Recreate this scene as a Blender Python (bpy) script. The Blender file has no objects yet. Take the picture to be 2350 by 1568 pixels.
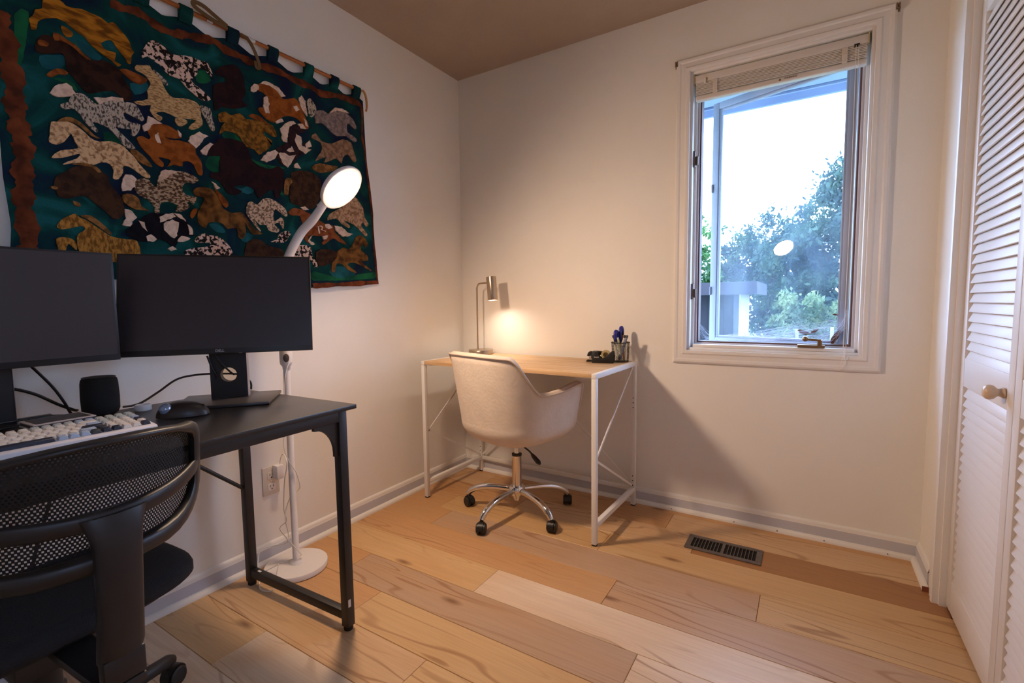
import bpy, bmesh, math, random
from mathutils import Vector, Matrix

SC = bpy.context.scene
COL = SC.collection
random.seed(7)
PI = math.pi

# ------------------------------------------------------------------ camera
cam_data = bpy.data.cameras.new('camera')
cam_data.sensor_width = 36.0
cam_data.lens = 16.81
cam_data.clip_start = 0.05
cam_data.clip_end = 200
cam = bpy.data.objects.new('camera', cam_data)
COL.objects.link(cam)
cam.matrix_world = Matrix((
    (0.850202, -0.030813, 0.525554, 1.892),
    (0.526290, 0.074816, -0.847007, -2.4538),
    (-0.013221, 0.996721, 0.079825, 1.0625),
    (0, 0, 0, 1)))
SC.camera = cam

# ------------------------------------------------------------------ world, exposure
SKY = (0.43, 0.63, 1.0)
SKY_STRENGTH = 6.0
world = bpy.data.worlds.new('overcast_sky')
SC.world = world
world.use_nodes = True
bg = world.node_tree.nodes['Background']
bg.inputs[0].default_value = (*SKY, 1)
bg.inputs[1].default_value = SKY_STRENGTH
SC.view_settings.view_transform = 'Standard'
SC.view_settings.look = 'None'
SC.view_settings.exposure = 1.25
SC.view_settings.gamma = 1.0
SC.view_settings.use_curve_mapping = False

LAMP_COL = (1.0, 0.71, 0.49)
FLOOR_LAMP_L = 130.0
DESK_LAMP_L = 185.0

# ------------------------------------------------------------------ helpers
def lin(c):
    def f(v):
        v /= 255.0
        return v / 12.92 if v <= 0.04045 else ((v + 0.055) / 1.055) ** 2.4
    return (f(c[0]), f(c[1]), f(c[2]), 1.0)

MATS = {}
def mat(name, rgb, rough=0.5, metal=0.0, var=0.0, vscale=8.0, bump=0.0, bscale=200.0, spec=0.5, stretch=(1, 1, 1), rgb2=None):
    """Principled material; colour varies gently with a noise, optional fine bump."""
    if name in MATS:
        return MATS[name]
    m = bpy.data.materials.new(name)
    m.use_nodes = True
    nt = m.node_tree
    b = nt.nodes['Principled BSDF']
    b.inputs['Roughness'].default_value = rough
    b.inputs['Metallic'].default_value = metal
    b.inputs['Specular IOR Level'].default_value = spec
    c = lin(rgb)
    b.inputs['Base Color'].default_value = c
    tc = nt.nodes.new('ShaderNodeTexCoord')
    mp = nt.nodes.new('ShaderNodeMapping')
    mp.inputs['Scale'].default_value = stretch
    nt.links.new(tc.outputs['Object'], mp.inputs[0])
    if var > 0 or rgb2:
        n = nt.nodes.new('ShaderNodeTexNoise')
        n.inputs['Scale'].default_value = vscale
        n.inputs['Detail'].default_value = 4
        nt.links.new(mp.outputs[0], n.inputs['Vector'])
        r = nt.nodes.new('ShaderNodeValToRGB')
        c2 = lin(rgb2) if rgb2 else tuple(x * (1 - var) for x in c[:3]) + (1,)
        r.color_ramp.elements[0].position = 0.35
        r.color_ramp.elements[1].position = 0.65
        r.color_ramp.elements[0].color = c2
        r.color_ramp.elements[1].color = c
        nt.links.new(n.outputs['Fac'], r.inputs[0])
        nt.links.new(r.outputs[0], b.inputs['Base Color'])
    if bump > 0:
        n2 = nt.nodes.new('ShaderNodeTexNoise')
        n2.inputs['Scale'].default_value = bscale
        n2.inputs['Detail'].default_value = 3
        nt.links.new(mp.outputs[0], n2.inputs['Vector'])
        bp = nt.nodes.new('ShaderNodeBump')
        bp.inputs['Strength'].default_value = bump
        bp.inputs['Distance'].default_value = 0.01
        nt.links.new(n2.outputs['Fac'], bp.inputs['Height'])
        nt.links.new(bp.outputs[0], b.inputs['Normal'])
    MATS[name] = m
    return m

def emit(name, col, strength):
    m = bpy.data.materials.new(name)
    m.use_nodes = True
    nt = m.node_tree
    nt.nodes.remove(nt.nodes['Principled BSDF'])
    e = nt.nodes.new('ShaderNodeEmission')
    e.inputs[0].default_value = (*col, 1)
    e.inputs[1].default_value = strength
    nt.links.new(e.outputs[0], nt.nodes['Material Output'].inputs[0])
    return m

def V(*a):
    return Vector(a)

class MB:
    """Collects shapes, then links them as one mesh object."""
    def __init__(s):
        s.v = []; s.f = []
    def add(s, vs, fs):
        o = len(s.v)
        s.v += [tuple(p) for p in vs]
        s.f += [tuple(i + o for i in f) for f in fs]
        return s
    def box(s, x0, x1, y0, y1, z0, z1, M=None):
        vs = [V(x, y, z) for x in (x0, x1) for y in (y0, y1) for z in (z0, z1)]
        if M is not None: vs = [M @ p for p in vs]
        return s.add(vs, [(0, 1, 3, 2), (4, 6, 7, 5), (0, 4, 5, 1), (2, 3, 7, 6), (0, 2, 6, 4), (1, 5, 7, 3)])
    def bar(s, a, b, w, h, up=(0, 0, 1)):
        """Rectangular bar from a to b, w wide, h high."""
        a = V(*a); b = V(*b); d = (b - a).normalized()
        u = V(*up)
        if abs(d.dot(u)) > 0.99: u = V(0, 1, 0)
        x = d.cross(u).normalized() * w / 2
        y = x.cross(d).normalized() * h / 2
        vs = [a - x - y, a + x - y, a + x + y, a - x + y, b - x - y, b + x - y, b + x + y, b - x + y]
        return s.add(vs, [(0, 1, 2, 3), (7, 6, 5, 4), (0, 4, 5, 1), (1, 5, 6, 2), (2, 6, 7, 3), (3, 7, 4, 0)])
    def tube(s, pts, r, n=10, cap=True, closed=False):
        pts = [V(*p) for p in pts]
        m = len(pts)
        rs = r if isinstance(r, (list, tuple)) else [r] * m
        ref = None; rings = []
        for i, p in enumerate(pts):
            if closed: d = pts[(i + 1) % m] - pts[i - 1]
            else: d = (pts[min(i + 1, m - 1)] - pts[max(i - 1, 0)])
            d = d.normalized() if d.length > 1e-9 else V(0, 0, 1)
            if ref is None:
                ref = V(0, 0, 1) if abs(d.z) < 0.9 else V(1, 0, 0)
            x = d.cross(ref)
            if x.length < 1e-5: x = d.orthogonal()
            x.normalize(); y = d.cross(x).normalized()
            ref = -y if False else x.cross(d)
            rings.append([p + (x * math.cos(2 * PI * k / n) + y * math.sin(2 * PI * k / n)) * rs[i] for k in range(n)])
        vs = [q for rg in rings for q in rg]
        fs = []
        for i in range(m if closed else m - 1):
            j = (i + 1) % m
            for k in range(n):
                l = (k + 1) % n
                fs.append((i * n + k, i * n + l, j * n + l, j * n + k))
        if cap and not closed:
            fs.append(tuple(range(n - 1, -1, -1)))
            fs.append(tuple((m - 1) * n + k for k in range(n)))
        return s.add(vs, fs)
    def cyl(s, a, b, r, r2=None, n=24):
        return s.tube([a, b], [r, r if r2 is None else r2], n)
    def lathe(s, prof, n=32, M=None):
        """prof: list of (r, z) from bottom to top."""
        vs = []; fs = []
        for (r, z) in prof:
            for k in range(n):
                a = 2 * PI * k / n
                p = V(r * math.cos(a), r * math.sin(a), z)
                vs.append(M @ p if M is not None else p)
        m = len(prof)
        for i in range(m - 1):
            for k in range(n):
                l = (k + 1) % n
                fs.append((i * n + k, i * n + l, (i + 1) * n + l, (i + 1) * n + k))
        fs.append(tuple(range(n - 1, -1, -1)))
        fs.append(tuple((m - 1) * n + k for k in range(n)))
        return s.add(vs, fs)
    def prism(s, poly, fn0, fn1):
        """Polygon of 2D points carried to 3D by fn0 (back) and fn1 (front)."""
        n = len(poly)
        vs = [fn0(p) for p in poly] + [fn1(p) for p in poly]
        fs = [tuple(range(n - 1, -1, -1)), tuple(range(n, 2 * n))]
        fs += [(i, (i + 1) % n, n + (i + 1) % n, n + i) for i in range(n)]
        return s.add(vs, fs)
    def grid(s, rows, close_u=False):
        m = len(rows); n = len(rows[0])
        vs = [p for r in rows for p in r]
        fs = []
        for i in range(m - 1):
            for k in range(n if close_u else n - 1):
                l = (k + 1) % n
                fs.append((i * n + k, i * n + l, (i + 1) * n + l, (i + 1) * n + k))
        return s.add(vs, fs)
    def build(s, name, material, parent=None, bevel=0.0, seg=2, smooth=30, shift=None, fix=True):
        me = bpy.data.meshes.new(name)
        off = V(*shift) if shift else None
        vs = [V(*p) - off for p in s.v] if off else s.v
        me.from_pydata([tuple(p) for p in vs], [], s.f)
        if fix or bevel:
            bm = bmesh.new(); bm.from_mesh(me)
            if bevel:
                es = [e for e in bm.edges if len(e.link_faces) == 2 and e.calc_face_angle(0) > 0.6]
                bmesh.ops.bevel(bm, geom=es, offset=bevel, segments=seg, profile=0.5, affect='EDGES', clamp_overlap=True)
            if fix:
                bmesh.ops.recalc_face_normals(bm, faces=bm.faces)
            bm.to_mesh(me); bm.free()
        if smooth:
            me.shade_smooth()
            me.set_sharp_from_angle(angle=math.radians(smooth))
        o = bpy.data.objects.new(name, me)
        if material: me.materials.append(material)
        COL.objects.link(o)
        if parent is not None: o.parent = parent
        return o

def thing(name, label, cat, loc=(0, 0, 0), rz=0.0, group=None):
    o = bpy.data.objects.new(name, None)
    o.empty_display_size = 0.05
    COL.objects.link(o)
    o.location = loc
    o.rotation_euler = (0, 0, rz)
    return tag(o, label, cat, group)

def tag(o, label=None, cat=None, group=None, kind=None):
    if label: o['label'] = label
    if cat: o['category'] = cat
    if group: o['group'] = group
    if kind: o['kind'] = kind
    return o

def bez(pts, n=8):
    """Catmull-Rom through points (3D)."""
    P = [V(*p) for p in pts]
    out = []
    for i in range(len(P) - 1):
        p0 = P[max(i - 1, 0)]; p1 = P[i]; p2 = P[i + 1]; p3 = P[min(i + 2, len(P) - 1)]
        for k in range(n):
            t = k / n
            out.append(0.5 * ((2 * p1) + (p2 - p0) * t + (2 * p0 - 5 * p1 + 4 * p2 - p3) * t * t + (3 * p1 - p0 - 3 * p2 + p3) * t ** 3))
    out.append(P[-1])
    return out

def smooth_poly(poly, n=3):
    m = len(poly); out = []
    for i in range(m):
        p0, p1, p2, p3 = (Vector(poly[(i + k - 1) % m]) for k in range(4))
        for k in range(n):
            t = k / n
            out.append(tuple(0.5 * ((2 * p1) + (p2 - p0) * t + (2 * p0 - 5 * p1 + 4 * p2 - p3) * t * t + (3 * p1 - p0 - 3 * p2 + p3) * t ** 3)))
    return out

def text_mesh(body, size, depth=0.0004):
    cu = bpy.data.curves.new('text', 'FONT')
    cu.body = body; cu.size = size; cu.extrude = depth
    cu.align_x = 'CENTER'; cu.align_y = 'CENTER'
    ob = bpy.data.objects.new('text', cu)
    me = bpy.data.meshes.new_from_object(ob)
    bpy.data.objects.remove(ob)
    return me

def put_text(name, body, size, material, M, parent):
    me = text_mesh(body, size)
    me.transform(M)
    me.materials.clear(); me.materials.append(material)
    o = bpy.data.objects.new(name, me)
    COL.objects.link(o); o.parent = parent
    return o

# ------------------------------------------------------------------ materials
WALL = mat('wall_paint', (243, 239, 232), 0.55, var=0.03, vscale=2.5, bump=0.06, bscale=260, spec=0.3)
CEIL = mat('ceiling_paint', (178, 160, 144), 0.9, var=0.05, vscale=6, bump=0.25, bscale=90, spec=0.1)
TRIM = mat('trim_gloss_paint', (238, 234, 230), 0.35, var=0.03, vscale=5, spec=0.5)
BASE = mat('baseboard_grey_paint', (200, 199, 206), 0.45, var=0.05, vscale=4)
SHOE = mat('shoe_moulding_white', (236, 232, 226), 0.4)
WHITE_METAL = mat('white_powder_coat', (232, 230, 228), 0.4)
WHITE_PLASTIC = mat('white_plastic', (232, 226, 222), 0.4)
BLACK_METAL = mat('black_powder_coat', (30, 29, 31), 0.45, var=0.2, vscale=30)
BLACK_PLASTIC = mat('black_plastic', (26, 26, 28), 0.42)
RUBBER = mat('black_rubber', (20, 20, 21), 0.75)
CHROME = mat('polished_chrome', (225, 225, 228), 0.08, 1.0)
NICKEL = mat('brushed_nickel', (190, 172, 152), 0.28, 1.0, var=0.08, vscale=60, stretch=(1, 1, 0.05))
BRASS = mat('aged_brass', (146, 124, 98), 0.35, 1.0)
CORD = mat('white_cord', (235, 232, 228), 0.5)
VENT = mat('floor_vent_metal', (112, 104, 100), 0.5, 0.3, var=0.25, vscale=40)
DARK = mat('dark_void', (14, 12, 11), 0.9)

# ------------------------------------------------------------------ floor
def plank_material():
    m = bpy.data.materials.new('maple_plank')
    m.use_nodes = True
    nt = m.node_tree; N = nt.nodes; Lk = nt.links
    b = N['Principled BSDF']
    b.inputs['Roughness'].default_value = 0.38
    b.inputs['Specular IOR Level'].default_value = 0.4
    tc = N.new('ShaderNodeTexCoord'); oi = N.new('ShaderNodeObjectInfo')
    sc = N.new('ShaderNodeMath'); sc.operation = 'MULTIPLY'; sc.inputs[1].default_value = 37.0
    Lk.new(oi.outputs['Random'], sc.inputs[0])
    ad = N.new('ShaderNodeVectorMath'); ad.operation = 'ADD'
    Lk.new(tc.outputs['Object'], ad.inputs[0]); Lk.new(sc.outputs[0], ad.inputs[1])
    def mapped(scale):
        mp = N.new('ShaderNodeMapping'); mp.inputs['Scale'].default_value = scale
        Lk.new(ad.outputs[0], mp.inputs[0]); return mp.outputs[0]
    def noise(vec, scale, detail=3, dist=0.0):
        n = N.new('ShaderNodeTexNoise'); n.inputs['Scale'].default_value = scale
        n.inputs['Detail'].default_value = detail; n.inputs['Distortion'].default_value = dist
        Lk.new(vec, n.inputs['Vector']); return n.outputs['Fac']
    def ramp(fac, stops):
        r = N.new('ShaderNodeValToRGB')
        while len(r.color_ramp.elements) < len(stops): r.color_ramp.elements.new(0.5)
        for e, (p, v) in zip(r.color_ramp.elements, stops):
            e.position = p; e.color = (v, v, v, 1)
        Lk.new(fac, r.inputs[0]); return r.outputs[0]
    def mix(fac, a, bcol, mode='MIX'):
        x = N.new('ShaderNodeMix'); x.data_type = 'RGBA'; x.blend_type = mode
        if isinstance(fac, float): x.inputs[0].default_value = fac
        else: Lk.new(fac, x.inputs[0])
        for i, s in ((6, a), (7, bcol)):
            if isinstance(s, tuple): x.inputs[i].default_value = s
            else: Lk.new(s, x.inputs[i])
        return x.outputs[2]
    # broad tone drift
    base = mix(ramp(noise(mapped((1.1, 4, 1)), 1.6, 3), [(0.3, 0.0), (0.7, 1.0)]), oi.outputs['Color'], lin((196, 140, 84)), 'MIX')
    mixed = N.new('ShaderNodeMix'); mixed.data_type = 'RGBA'; mixed.inputs[0].default_value = 0.35
    Lk.new(oi.outputs['Color'], mixed.inputs[6]); Lk.new(base, mixed.inputs[7])
    col = mixed.outputs[2]
    # growth rings: contour lines of a long soft noise
    rings = noise(mapped((0.55, 4.2, 1)), 1.5, 1.5, 0.6)
    mul = N.new('ShaderNodeMath'); mul.operation = 'MULTIPLY'; mul.inputs[1].default_value = 75.0
    Lk.new(rings, mul.inputs[0])
    sn = N.new('ShaderNodeMath'); sn.operation = 'SINE'; Lk.new(mul.outputs[0], sn.inputs[0])
    lines = ramp(sn.outputs[0], [(0.80, 0.0), (1.0, 0.60)])
    gate = ramp(noise(mapped((0.7, 3, 1)), 1.3, 2), [(0.45, 0.0), (0.62, 1.0)])
    mm = N.new('ShaderNodeMath'); mm.operation = 'MULTIPLY'
    Lk.new(lines, mm.inputs[0]); Lk.new(gate, mm.inputs[1])
    col = mix(mm.outputs[0], col, lin((140, 92, 52)))
    # dark mineral streaks
    st = ramp(noise(mapped((0.9, 15, 1)), 1.5, 4, 1.0), [(0.68, 0.0), (0.78, 0.6)])
    g2 = ramp(noise(mapped((0.8, 2.4, 1)), 1.9, 2), [(0.58, 0.0), (0.72, 1.0)])
    m2 = N.new('ShaderNodeMath'); m2.operation = 'MULTIPLY'
    Lk.new(st, m2.inputs[0]); Lk.new(g2, m2.inputs[1])
    col = mix(m2.outputs[0], col, lin((128, 84, 50)))
    # knots
    vo = N.new('ShaderNodeTexVoronoi'); vo.voronoi_dimensions = '2D'; vo.inputs['Scale'].default_value = 1.0
    Lk.new(mapped((1.5, 4.6, 1)), vo.inputs['Vector'])
    kn = ramp(vo.outputs['Distance'], [(0.015, 0.8), (0.085, 0.0)])
    sp_ = N.new('ShaderNodeSeparateColor'); Lk.new(vo.outputs['Color'], sp_.inputs[0])
    gt = N.new('ShaderNodeMath'); gt.operation = 'GREATER_THAN'; gt.inputs[1].default_value = 0.66; Lk.new(sp_.outputs[0], gt.inputs[0])
    km = N.new('ShaderNodeMath'); km.operation = 'MULTIPLY'; Lk.new(kn, km.inputs[0]); Lk.new(gt.outputs[0], km.inputs[1])
    col = mix(km.outputs[0], col, lin((112, 72, 42)))
    # fine grain
    fine = ramp(noise(mapped((6, 160, 1)), 1.0, 3), [(0.35, 0.0), (0.75, 0.16)])
    col = mix(fine, col, lin((120, 80, 48)))
    Lk.new(col, b.inputs['Base Color'])
    bp = N.new('ShaderNodeBump'); bp.inputs['Strength'].default_value = 0.05; bp.inputs['Distance'].default_value = 0.004
    Lk.new(fine, bp.inputs['Height']); Lk.new(bp.outputs[0], b.inputs['Normal'])
    return m
PLANK = plank_material()

X0, X1, Y1, ZC = 0.0, 2.305, -3.35, 2.44
floor = MB().box(-0.12, X1 + 0.11, Y1 - 0.12, 0.12, -0.12, -0.012).box(X1 + 0.11, 3.05, -2.05, 0.12, -0.12, -0.012).build('floor', DARK, smooth=0)
tag(floor, 'light maple plank floor of the whole room', 'floor', kind='structure')
TONES = {'pale': (232, 208, 178), 'tan': (212, 176, 134), 'orange': (204, 158, 110), 'grey': (192, 160, 130), 'dark': (158, 112, 72), 'honey': (216, 178, 128)}
ROWS = [(-0.0, -0.068, 'tan', []), (-0.068, -0.24, None, [0.28, 1.35]), (-0.24, -0.413, None, [0.62, 1.50]),
        (-0.413, -0.586, None, [0.27, 1.15]), (-0.586, -0.757, None, [0.36, 1.775]), (-0.757, -0.928, None, [1.30]),
        (-0.928, -1.10, None, [0.868, 2.07]), (-1.10, -1.272, None, [0.33, 1.484]), (-1.272, -1.445, None, [0.572, 1.79]),
        (-1.445, -1.617, None, [0.95, 2.1]), (-1.617, -1.79, None, [0.41, 1.62]), (-1.79, -1.962, None, [1.1]),
        (-1.962, -2.135, None, [0.7, 1.9]), (-2.135, -2.307, None, [0.2, 1.4]), (-2.307, -2.48, None, [0.9]),
        (-2.48, -2.652, None, [0.5, 1.7]), (-2.652, -2.825, None, [1.2]), (-2.825, -2.997, None, [0.3, 1.5]), (-2.997, -3.17, None, [0.8, 2.0]), (-3.17, -3.34, None, [1.25])]
ROWTONE = {1: ['tan', 'orange', 'tan'], 2: ['orange', 'tan', 'dark'], 3: ['orange', 'honey', 'honey'], 4: ['orange', 'grey', 'honey'],
           5: ['orange', 'grey'], 6: ['honey', 'pale', 'tan'], 7: ['orange', 'grey', 'pale'], 8: ['orange', 'honey', 'tan'],
           9: ['tan', 'honey', 'pale'], 10: ['honey', 'pale', 'tan'], 11: ['pale', 'tan'], 12: ['grey', 'honey', 'tan']}
for ri, (ya, yb, tn, joints) in enumerate(ROWS):
    xs = [0.0] + joints + [2.95 if -1.9 < ya < -0.3 else 2.33]
    for k in range(len(xs) - 1):
        xa, xb = xs[k], xs[k + 1]
        cx, cy = (xa + xb) / 2, (ya + yb) / 2
        hx, hy = (xb - xa) / 2 - 0.0006, (ya - yb) / 2 - 0.0006
        o = MB().box(-hx, hx, -hy, hy, -0.012, 0.0).build('plank', PLANK, floor, bevel=0.0012, seg=1, smooth=0)
        o.location = (cx, cy, 0)
        tl = ROWTONE.get(ri)
        t = tl[min(k, len(tl) - 1)] if tl else random.choice(list(TONES))
        c = lin(TONES[t]); j = random.uniform(0.94, 1.05)
        o.color = (c[0] * j, c[1] * j, c[2] * j, 1)

# ------------------------------------------------------------------ walls, ceiling
wl = MB().box(-0.12, 0.0, Y1 - 0.12, 0.12, -0.1, ZC + 0.1).build('wall_left', WALL, smooth=0)
tag(wl, 'off-white painted wall behind the tapestry and black desk', 'wall', kind='structure')
WX0, WX1, WZ0, WZ1 = 1.385, 2.085, 0.822, 2.138     # opening in the back wall
wb = MB()
wb.box(0.0, WX0, 0.0, 0.12, -0.1, ZC + 0.1); wb.box(WX1, X1 + 0.75, 0.0, 0.12, -0.1, ZC + 0.1)
wb.box(WX0, WX1, 0.0, 0.12, -0.1, WZ0); wb.box(WX0, WX1, 0.0, 0.12, WZ1, ZC + 0.1)
wb = wb.build('wall_back', WALL, smooth=0)
tag(wb, 'off-white painted wall with the open window', 'wall', kind='structure')
wr = MB()
DY0, DY1 = -0.345, -1.885                               # closet opening
wr.box(X1, X1 + 0.11, -0.335, 0.0, -0.1, ZC + 0.1); R2 = (-2.88, -2.44, 1.08, 1.56)                         # opening for the window added as cool fill light
wr.box(X1, X1 + 0.11, R2[1], DY1 - 0.01, -0.1, ZC + 0.1); wr.box(X1, X1 + 0.11, Y1 - 0.12, R2[0], -0.1, ZC + 0.1)
wr.box(X1, X1 + 0.11, R2[0], R2[1], -0.1, R2[2]); wr.box(X1, X1 + 0.11, R2[0], R2[1], R2[3], ZC + 0.1)
wr.box(X1, X1 + 0.11, DY1 - 0.01, -0.335, 2.045, ZC + 0.1)
wr.box(X1 + 0.70, X1 + 0.75, -2.0, 0.0, -0.1, ZC + 0.1); wr.box(X1 + 0.11, X1 + 0.70, -2.05, -2.0, -0.1, ZC + 0.1)
wr = wr.build('wall_right', WALL, smooth=0)
tag(wr, 'off-white painted wall holding the louvered closet', 'wall', kind='structure')
wf = MB().box(-0.12, X1 + 0.11, Y1 - 0.12, Y1, -0.1, ZC + 0.1).build('wall_front', WALL, smooth=0)
tag(wf, 'off-white painted wall behind the photographer', 'wall', kind='structure')
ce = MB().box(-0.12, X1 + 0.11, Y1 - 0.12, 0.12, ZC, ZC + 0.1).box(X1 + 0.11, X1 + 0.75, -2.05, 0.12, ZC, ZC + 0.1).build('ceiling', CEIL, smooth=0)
tag(ce, 'dim textured ceiling above the room', 'ceiling', kind='structure')

# ------------------------------------------------------------------ baseboards with shoe moulding
BBP = [(0, 0), (0.014, 0), (0.014, 0.060), (0.011, 0.066), (0.011, 0.071), (0.006, 0.079), (0.0, 0.081)]   # distance from wall, height
SHP = [(0.0, 0.0), (0.018, 0.0), (0.0175, 0.006), (0.015, 0.012), (0.010, 0.017), (0.004, 0.019), (0.0, 0.019)]
def run(prof, a, b, d, o0=0.0):
    """Extrude a moulding profile along the line a-b (floor points), d = direction away from the wall."""
    m = MB(); a = V(*a, 0); b = V(*b, 0); d = V(*d, 0)
    n = len(prof)
    vs = [p + d * (q + o0) + V(0, 0, h) for p in (a, b) for (q, h) in prof]
    fs = [tuple(range(n)), tuple(range(2 * n - 1, n - 1, -1))] + [(i, n + i, n + (i + 1) % n, (i + 1) % n) for i in range(n)]
    m.add(vs, fs); return m
def baseboard(name, a, b, d, label):
    o = run(BBP, a, b, d).build(name, BASE, smooth=40)
    tag(o, label, 'baseboard', kind='structure')
    run([(q, h) for q, h in BBP if h >= 0.06] + [(0.0, 0.06)], a, b, d, 0.0004).build('cap_moulding', SHOE, o, smooth=40)
    run(SHP, a, b, d, 0.014).build('shoe_moulding', SHOE, o, smooth=60)
    return o
baseboard('baseboard_left', (0, Y1), (0, 0), (1, 0), 'grey baseboard with white shoe moulding under the tapestry wall')
bbb = baseboard('baseboard_back', (0.014, 0), (X1, 0), (0, -1), 'grey baseboard with white shoe moulding below the window wall')
for nx in (1.33, 1.62, 1.80, 1.98, 2.2):
    MB().cyl((nx, -0.031, 0.010), (nx, -0.0335, 0.010), 0.0022, n=8).build('nail_hole', DARK, bbb)
bbr = run(BBP, (X1, -0.236), (X1, -0.014), (-1, 0)).build('baseboard_right', BASE, smooth=40)
tag(bbr, 'short grey baseboard beside the closet casing', 'baseboard', kind='structure')
run([(q, h) for q, h in BBP if h >= 0.06] + [(0.0, 0.06)], (X1, -0.236), (X1, -0.014), (-1, 0), 0.0004).build('cap_moulding', SHOE, bbr, smooth=40)
run(SHP, (X1, -0.262), (X1, -0.014), (-1, 0), 0.0135).build('shoe_moulding', SHOE, bbr, smooth=60)
MB().box(X1 - 0.032, X1 - 0.0135, -0.268, -0.2622, 0.0, 0.018).build('raw_end', mat('raw_wood', (130, 70, 44), 0.8), bbr)

# ------------------------------------------------------------------ closet casing and louvered bifold doors
CASP = [(0.0, 0.0), (0.017, 0.0), (0.019, 0.006), (0.019, 0.018), (0.015, 0.024), (0.015, 0.055), (0.012, 0.060), (0.012, 0.085), (0.008, 0.092), (0.008, 0.098), (0.0, 0.1)]  # out from wall, across
def casing_vertical(x, y_in, y_out, z0, z1):
    m = MB(); s = 1 if y_out > y_in else -1
    n = len(CASP)
    vs = [V(x - q, y_in + s * w, z) for z in (z0, z1) for (q, w) in CASP]
    fs = [tuple(range(n)), tuple(range(2 * n - 1, n - 1, -1))] + [(i, n + i, n + (i + 1) % n, (i + 1) % n) for i in range(n)]
    return m.add(vs, fs)
t1 = casing_vertical(X1, -0.3345, -0.2345, 0.0, 2.13).build('trim_1', TRIM, smooth=25)
tag(t1, 'white moulded closet casing beside the window wall', 'door trim', kind='structure')
MB().box(X1 + 0.0002, X1 + 0.11, -0.3449, -0.335, 0.0, 2.045).build('jamb', TRIM, t1)
MB().box(X1 - 0.017, X1, DY1 - 0.1, -0.3349, 2.045, 2.13).build('head_casing', TRIM, t1, bevel=0.003)
casing_vertical(X1, DY1 - 0.012, DY1 - 0.112, 0.0, 2.045).build('side_casing', TRIM, t1, smooth=25)
DOORW = mat('closet_door_paint', (228, 222, 218), 0.4, var=0.03, vscale=3)
XD = X1 + 0.018           # front face of the doors
def louver_door(name, ya, yb, label, knob_y=None):
    """Door leaf between ya (far end, nearer the window) and yb."""
    r = bpy.data.objects.new(name, None); COL.objects.link(r)
    r.location = (XD, ya, 0.0)
    tag(r, label, 'door', kind='structure')
    w = ya - yb; st = 0.042; th = 0.028; z0, z1 = 0.012, 2.035
    L = lambda: MB()
    L().box(0, th, -st, 0, z0, z1).build('stile', DOORW, r, bevel=0.0025)
    L().box(0, th, -w, -w + st, z0, z1).build('stile', DOORW, r, bevel=0.0025)
    rails = [(z0, 0.118), (0.776, 0.868), (1.925, z1)]
    for a, b in rails:
        L().box(0.001, th - 0.001, -w + st, -st, a, b).build('rail', DOORW, r, bevel=0.002)
    proto = None
    for za, zb in ((0.118, 0.776), (0.868, 1.925)):
        n = int(round((zb - za) / 0.0302)); p = (zb - za) / n
        for k in range(n):
            zc = za + p * (k + 0.5)
            if proto is None:
                m = MB(); hl = (w - 2 * st) / 2
                # slat: upper edge at the back, lower edge at the front
                M_ = Matrix.Rotation(math.radians(20), 4, 'Y')
                m.box(-0.0030, 0.0030, -hl, hl, -0.0205, 0.0205, M_)
                proto = m.build('slat', DOORW, r, bevel=0.0022, seg=2)
                o = proto
            else:
                o = proto.copy(); COL.objects.link(o); o.parent = r
            o.location = (0.0115, -w / 2, zc)
    if knob_y is not None:
        kb = MB().lathe([(0.013, 0), (0.0145, 0.003), (0.0115, 0.007), (0.0095, 0.012), (0.012, 0.016), (0.0175, 0.021), (0.0195, 0.028), (0.0180, 0.036), (0.012, 0.041), (0.002, 0.0425)], 24,
                        Matrix.Translation((0, -(ya - knob_y), 0.818)) @ Matrix.Rotation(-PI / 2, 4, 'Y')).build('knob', mat('knob_paint', (214, 188, 160), 0.3), r, smooth=60)
        kb['label'] = 'round cream closet knob'
    return r
louver_door('door_1', -0.3465, -0.8335, 'white louvered closet door leaf with the round knob', knob_y=-0.772)
louver_door('door_2', -0.8370, -1.3240, 'white louvered closet door leaf at the right edge of the picture')
MB().box(XD + 0.002, XD + 0.030, -0.415, -0.352, 0.0002, 0.010).build('door_pivot', mat('rusty_bracket', (96, 62, 44), 0.7), t1)

# ------------------------------------------------------------------ window
GREYW = mat('window_sash_vinyl', (150, 154, 166), 0.45, var=0.06, vscale=12)
BRONZE = mat('weather_strip_brown', (112, 84, 72), 0.6, var=0.15, vscale=20)
win = bpy.data.objects.new('window_1', None); COL.objects.link(win)
win.location = ((WX0 + WX1) / 2, 0, WZ0)
tag(win, 'white framed casement window standing open to the garden', 'window', kind='structure')
SH = tuple(win.location)
# picture-frame casing with mitred corners
WP = [(0.0, 0.0), (0.020, 0.0), (0.022, 0.005), (0.022, 0.015), (0.017, 0.021), (0.015, 0.040), (0.018, 0.046), (0.018, 0.056), (0.012, 0.064), (0.0, 0.065)]  # proud, outward
def frame_profile(prof, x0, x1, z0, z1, y, side):
    """One mitred side of a rectangular frame; prof across goes outward."""
    m = MB(); n = len(prof); ends = []
    for e in (0, 1):
        ring = []
        for q, w in prof:
            if side in 'LR':
                X = x0 - w if side == 'L' else x1 + w
                Z = z0 - w if e == 0 else z1 + w
            else:
                Z = z0 - w if side == 'B' else z1 + w
                X = x0 - w if e == 0 else x1 + w
            ring.append(V(X, y - q, Z))
        ends += ring
    fs = [tuple(range(n)), tuple(range(2 * n - 1, n - 1, -1))] + [(i, n + i, n + (i + 1) % n, (i + 1) % n) for i in range(n)]
    return m.add(ends, fs)
for s_ in 'LRTB':
    frame_profile(WP, WX0, WX1, WZ0, WZ1, 0.0, s_).build('casing', TRIM, win, smooth=25, shift=SH)
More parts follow.
